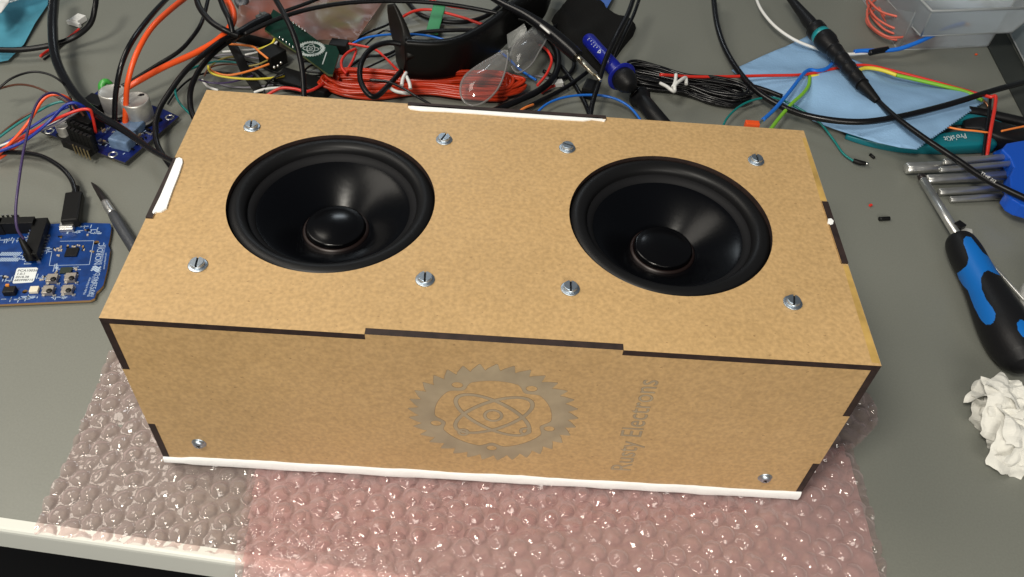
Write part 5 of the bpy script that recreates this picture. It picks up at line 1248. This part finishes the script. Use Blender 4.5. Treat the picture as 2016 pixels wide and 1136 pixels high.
for k_ in range(60):
    x_, y_ = 100 + 220 * rnd.random(), 190 + 125 * rnd.random()
    if inb(x_, y_, abp) and inb(x_ - 6, y_ + 4, abp) and inb(x_ + 6, y_ + 4, abp): q_ = P(x_, y_, hA); m_.box((q_.x, q_.y, DZ + hA + .004), (rnd.uniform(.1, .45), .06, .006), rz=ang_ + rnd.choice((0, 1.57)))
m_.build('silkscreen', SILK, t)

# ------------------------------------------------------------------ blue development board
t = thing('development_board', 'bright blue development board with four grey buttons at the left edge', 'circuit board', P(90, 530))
hD = .28; BA = R_(8.0)
db = [(-60, 444), (30, 443), (100, 441), (150, 438), (217, 440), (219, 450), (216, 470), (213, 482), (217, 492), (211, 530), (203, 562), (196, 570), (190, 575), (186, 587), (178, 591), (90, 595), (-60, 602)]
m_ = MB(); m_.prism([poly_at(db, hD), [(P(189.5, 477.5, hD).x + .16 * math.cos(a_), P(189.5, 477.5, hD).y + .16 * math.sin(a_)) for a_ in [2 * math.pi * j / 20 for j in range(20)]],
                     [(P(49, 574, hD).x + .14 * math.cos(a_), P(49, 574, hD).y + .14 * math.sin(a_)) for a_ in [2 * math.pi * j / 20 for j in range(20)]]], DZ + hD - .16, DZ + hD, mi=0, mside=1); m_.build('board', [PCBB, FR4], t)
m_ = MB()
for (x_, y_) in ((205, 455), (170, 582), (30, 460)): q_ = P(x_, y_, 0); m_.lathe([(.25, DZ + .004), (.25, DZ + hD - .165)], Matrix.Translation((q_.x, q_.y, 0)), n=16)
m_.build('standoff', BLKM, t)
ZD = DZ + hD
def bb(mb_, x_, y_, sx, sy, sz, rz=0.0, bev=0.0, mi=0, z=0.0):
    q_ = P(x_, y_, hD); mb_.box((q_.x, q_.y, ZD + z + sz / 2), (sx, sy, sz), rz=BA + rz, bevel=bev, mi=mi)
for (x_, y_) in ((105, 552), (141, 550), (97, 575), (135, 574)):
    m_ = MB(); bb(m_, x_, y_, .56, .56, .26, bev=.02); bt_ = m_.build('button', BTN, t)
    m_ = MB(); q_ = P(x_, y_ - 2, hD + .26); m_.lathe([(.15, ZD + .26), (.15, ZD + .31), (.12, ZD + .33), (.0001, ZD + .33)], Matrix.Translation((q_.x, q_.y, 0)), n=20); m_.build('button_cap', CHIP, bt_)
    m_ = MB()
    for dx in (-11, 11):
        for dy in (-6, 8): bb(m_, x_ + dx * 1.0, y_ + dy, .16, .14, .08)
    m_.build('button_pins', SOLDER, bt_)
m_ = MB(); bb(m_, 69, 573, .46, .42, .2, bev=.04); m_.build('cream_button', CREAM, t)
m_ = MB(); bb(m_, 22, 577, .62, .46, .34, bev=.03); sl = m_.build('slide_switch', CHIP, t)
m_ = MB(); bb(m_, 20, 571, .18, .12, .1, z=.34); m_.build('slide_knob', mat('orange_knob', (.7, .25, .03), .4), sl)
m_ = MB(); bb(m_, 142, 498, .68, .66, .1, bev=.01); m_.build('chip', CHIP, t)
m_ = MB(); bb(m_, 131, 534, .62, .42, .12, bev=.01); m_.build('crystal', mat('chip_dark_green', (.02, .03, .02), .4), t)
# long pin headers
m_ = MB()
a, b = P(88, 444, hD), P(66, 516, hD); M = aim(a, b); Lh = (b - a).length
m_.box(None, (.55, .75, Lh), bevel=.03, M=M @ Matrix.Translation((0, -.0, Lh / 2)) @ Matrix.Rotation(math.pi / 2, 4, 'Z') @ Matrix.Translation((.35, 0, 0)))
bb(m_, 12, 455, 3.6, .55, .85, bev=.03); bb(m_, -40, 458, 3.0, .55, .85, bev=.03)
m_.build('pin_header', BLKM, t)
m_ = MB()
for k_ in range(9):
    u = k_ / 8; x_, y_ = 68 - 17 * u, 446 + 52 * u
    bb(m_, x_, y_, .16, .07, .3); bb(m_, x_ + 12, y_ - 1, .16, .07, .3)
    x_, y_ = 96 - 19 * u, 466 + 50 * u; bb(m_, x_, y_, .2, .06, .12)
for k_ in range(7): bb(m_, 45 - 9.5 * k_, 444 + .3 * k_, .14, .08, .9)
m_.build('header_pin', SOLDER, t)
m_ = MB()
def silk(x_, y_, sx, sy, rz=0): bb(m_, x_, y_, sx, sy, .006, rz=rz, z=.001)
q = [(96, 522), (107, 480), (128, 472), (186, 478), (178, 519)]
q = [(97, 523), (105, 478), (118, 475), (185, 474), (176, 521)]
for i in (0, 2, 3, 4):
    if i == 4: a_, b_ = q[4], q[0]
    elif i == 0: a_, b_ = q[0], (102, 497)
    else: a_, b_ = q[i], q[i + 1]
    A_, B_ = P(*a_, hD), P(*b_, hD); X = aim(A_, B_); Ls = (B_ - A_).length; m_.box(None, (.03, .004, Ls), M=Matrix.Translation((0, 0, .004)) @ X @ Matrix.Translation((0, 0, Ls / 2)))
rnd = random.Random(12)
for (x_, y_, c_, w0, w1) in ((170, 445, 3, 30, 4), (185, 458, 5, 22, 14), (150, 528, 5, 30, 8), (110, 526, 4, 12, 10), (80, 545, 5, 26, 12), (18, 473, 7, 46, 8), (50, 478, 4, 14, 22), (45, 512, 6, 30, 18), (20, 548, 5, 30, 14), (30, 589, 6, 60, 3), (60, 585, 5, 30, 5), (110, 586, 4, 40, 3), (95, 495, 4, 8, 20), (145, 455, 4, 26, 6)):
    for k_ in range(c_ * 2): silk(x_ + rnd.uniform(-.5, .5) * w0, y_ + rnd.uniform(-.5, .5) * w1, rnd.uniform(.12, .4), .045, rnd.choice((0, 0, 1.57)))
for k_ in range(12): silk(2 + 3.4 * k_, 500, .06, .3, -.3); silk(0 + 3.3 * k_, 511, .06, .3, -.3)
# lettering, reading from the front edge upwards
def vtext(body, size, x0_, y0_, x1_, y1_, sxx=1.0):
    A_, B_ = P(x0_, y0_, hD), P(x1_, y1_, hD); an = math.atan2(B_.y - A_.y, B_.x - A_.x)
    text_mesh(m_, body, size, Matrix.Translation((A_.x, A_.y, ZD + .005)) @ Matrix.Rotation(an, 4, 'Z'), depth=.005, sx=sxx)
vtext('NORDIC', .46, 196, 521, 201, 499); vtext('SEMICONDUCTOR', .19, 200, 521, 205, 499)
vtext('nRF52840-DK', .36, 184, 584, 192, 556); vtext('Bluetooth 5  802.15.4', .19, 176, 584, 184, 556); vtext('Made in Norway', .19, 168, 580, 176, 556); vtext('www.nordicsemi.com', .15, 206, 530, 210, 500)
m_.build('silkscreen', SILK, t)
m_ = MB(); q_ = P(189, 529, hD)      # the round-cornered double-bar emblem
for s_, o2 in ((1, -.13), (1, 0), (1, .13)):
    m_.tube([(q_.x - .22, q_.y + o2 - .05, ZD + .0), (q_.x - .1, q_.y + o2 + .06, ZD), (q_.x + .1, q_.y + o2 - .06, ZD), (q_.x + .22, q_.y + o2 + .05, ZD)], 1, n=8, flat=(.012, .05), sub=5)
m_.build('emblem', SILK, t)
m_ = MB(); st = poly_at([(25, 557), (33, 530), (36, 528), (72, 527), (75, 529), (67, 553), (63, 556), (27, 558.5)], hD); m_.prism([st], ZD + .002, ZD + .02); sk = m_.build('sticker', LABELW, t)
m_ = MB()
for i, (tx, sz) in enumerate((('PCA10056', .24), ('1.0.1', .24), ('2018.38', .22), ('683998715', .22))):
    q_ = P(34.5 - 2.2 * i, 535.5 + 6.2 * i, hD); text_mesh(m_, tx, sz, Matrix.Translation((q_.x, q_.y, ZD + .024)) @ Matrix.Rotation(BA - .03, 4, 'Z'), depth=.004, offset=.004)
m_.build('sticker_text', INK, sk)
m_ = MB(); rnd = random.Random(5)
for (x_, y_, c_, w0, w1) in ((142, 485, 9, 40, 6), (118, 497, 7, 8, 22), (168, 490, 4, 12, 8), (181, 496, 2, 6, 5), (107, 492, 3, 7, 12), (112, 534, 3, 4, 14), (150, 532, 4, 4, 14), (172, 458, 4, 8, 12), (118, 467, 3, 14, 4), (10, 545, 4, 16, 10), (83, 548, 4, 12, 8)):
    for k_ in range(c_):
        xx, yy_ = x_ + rnd.uniform(-.5, .5) * w0, y_ + rnd.uniform(-.5, .5) * w1
        bb(m_, xx, yy_, rnd.uniform(.08, .16), rnd.uniform(.06, .1), .06, rz=rnd.choice((0, 1.57)), mi=rnd.choice((0, 1, 2, 2)))
m_.build('small_components', [GOLD, CHIP, mat('pale_component', (.45, .4, .33), .5)], t)
m_ = MB(); bb(m_, 134, 452, .78, .5, .26, bev=.04); m_.build('usb_socket', STEEL, t)

# ------------------------------------------------------------------ tidy: drop the helper property
for o in bpy.data.objects:
    if '_o' in o: del o['_o']
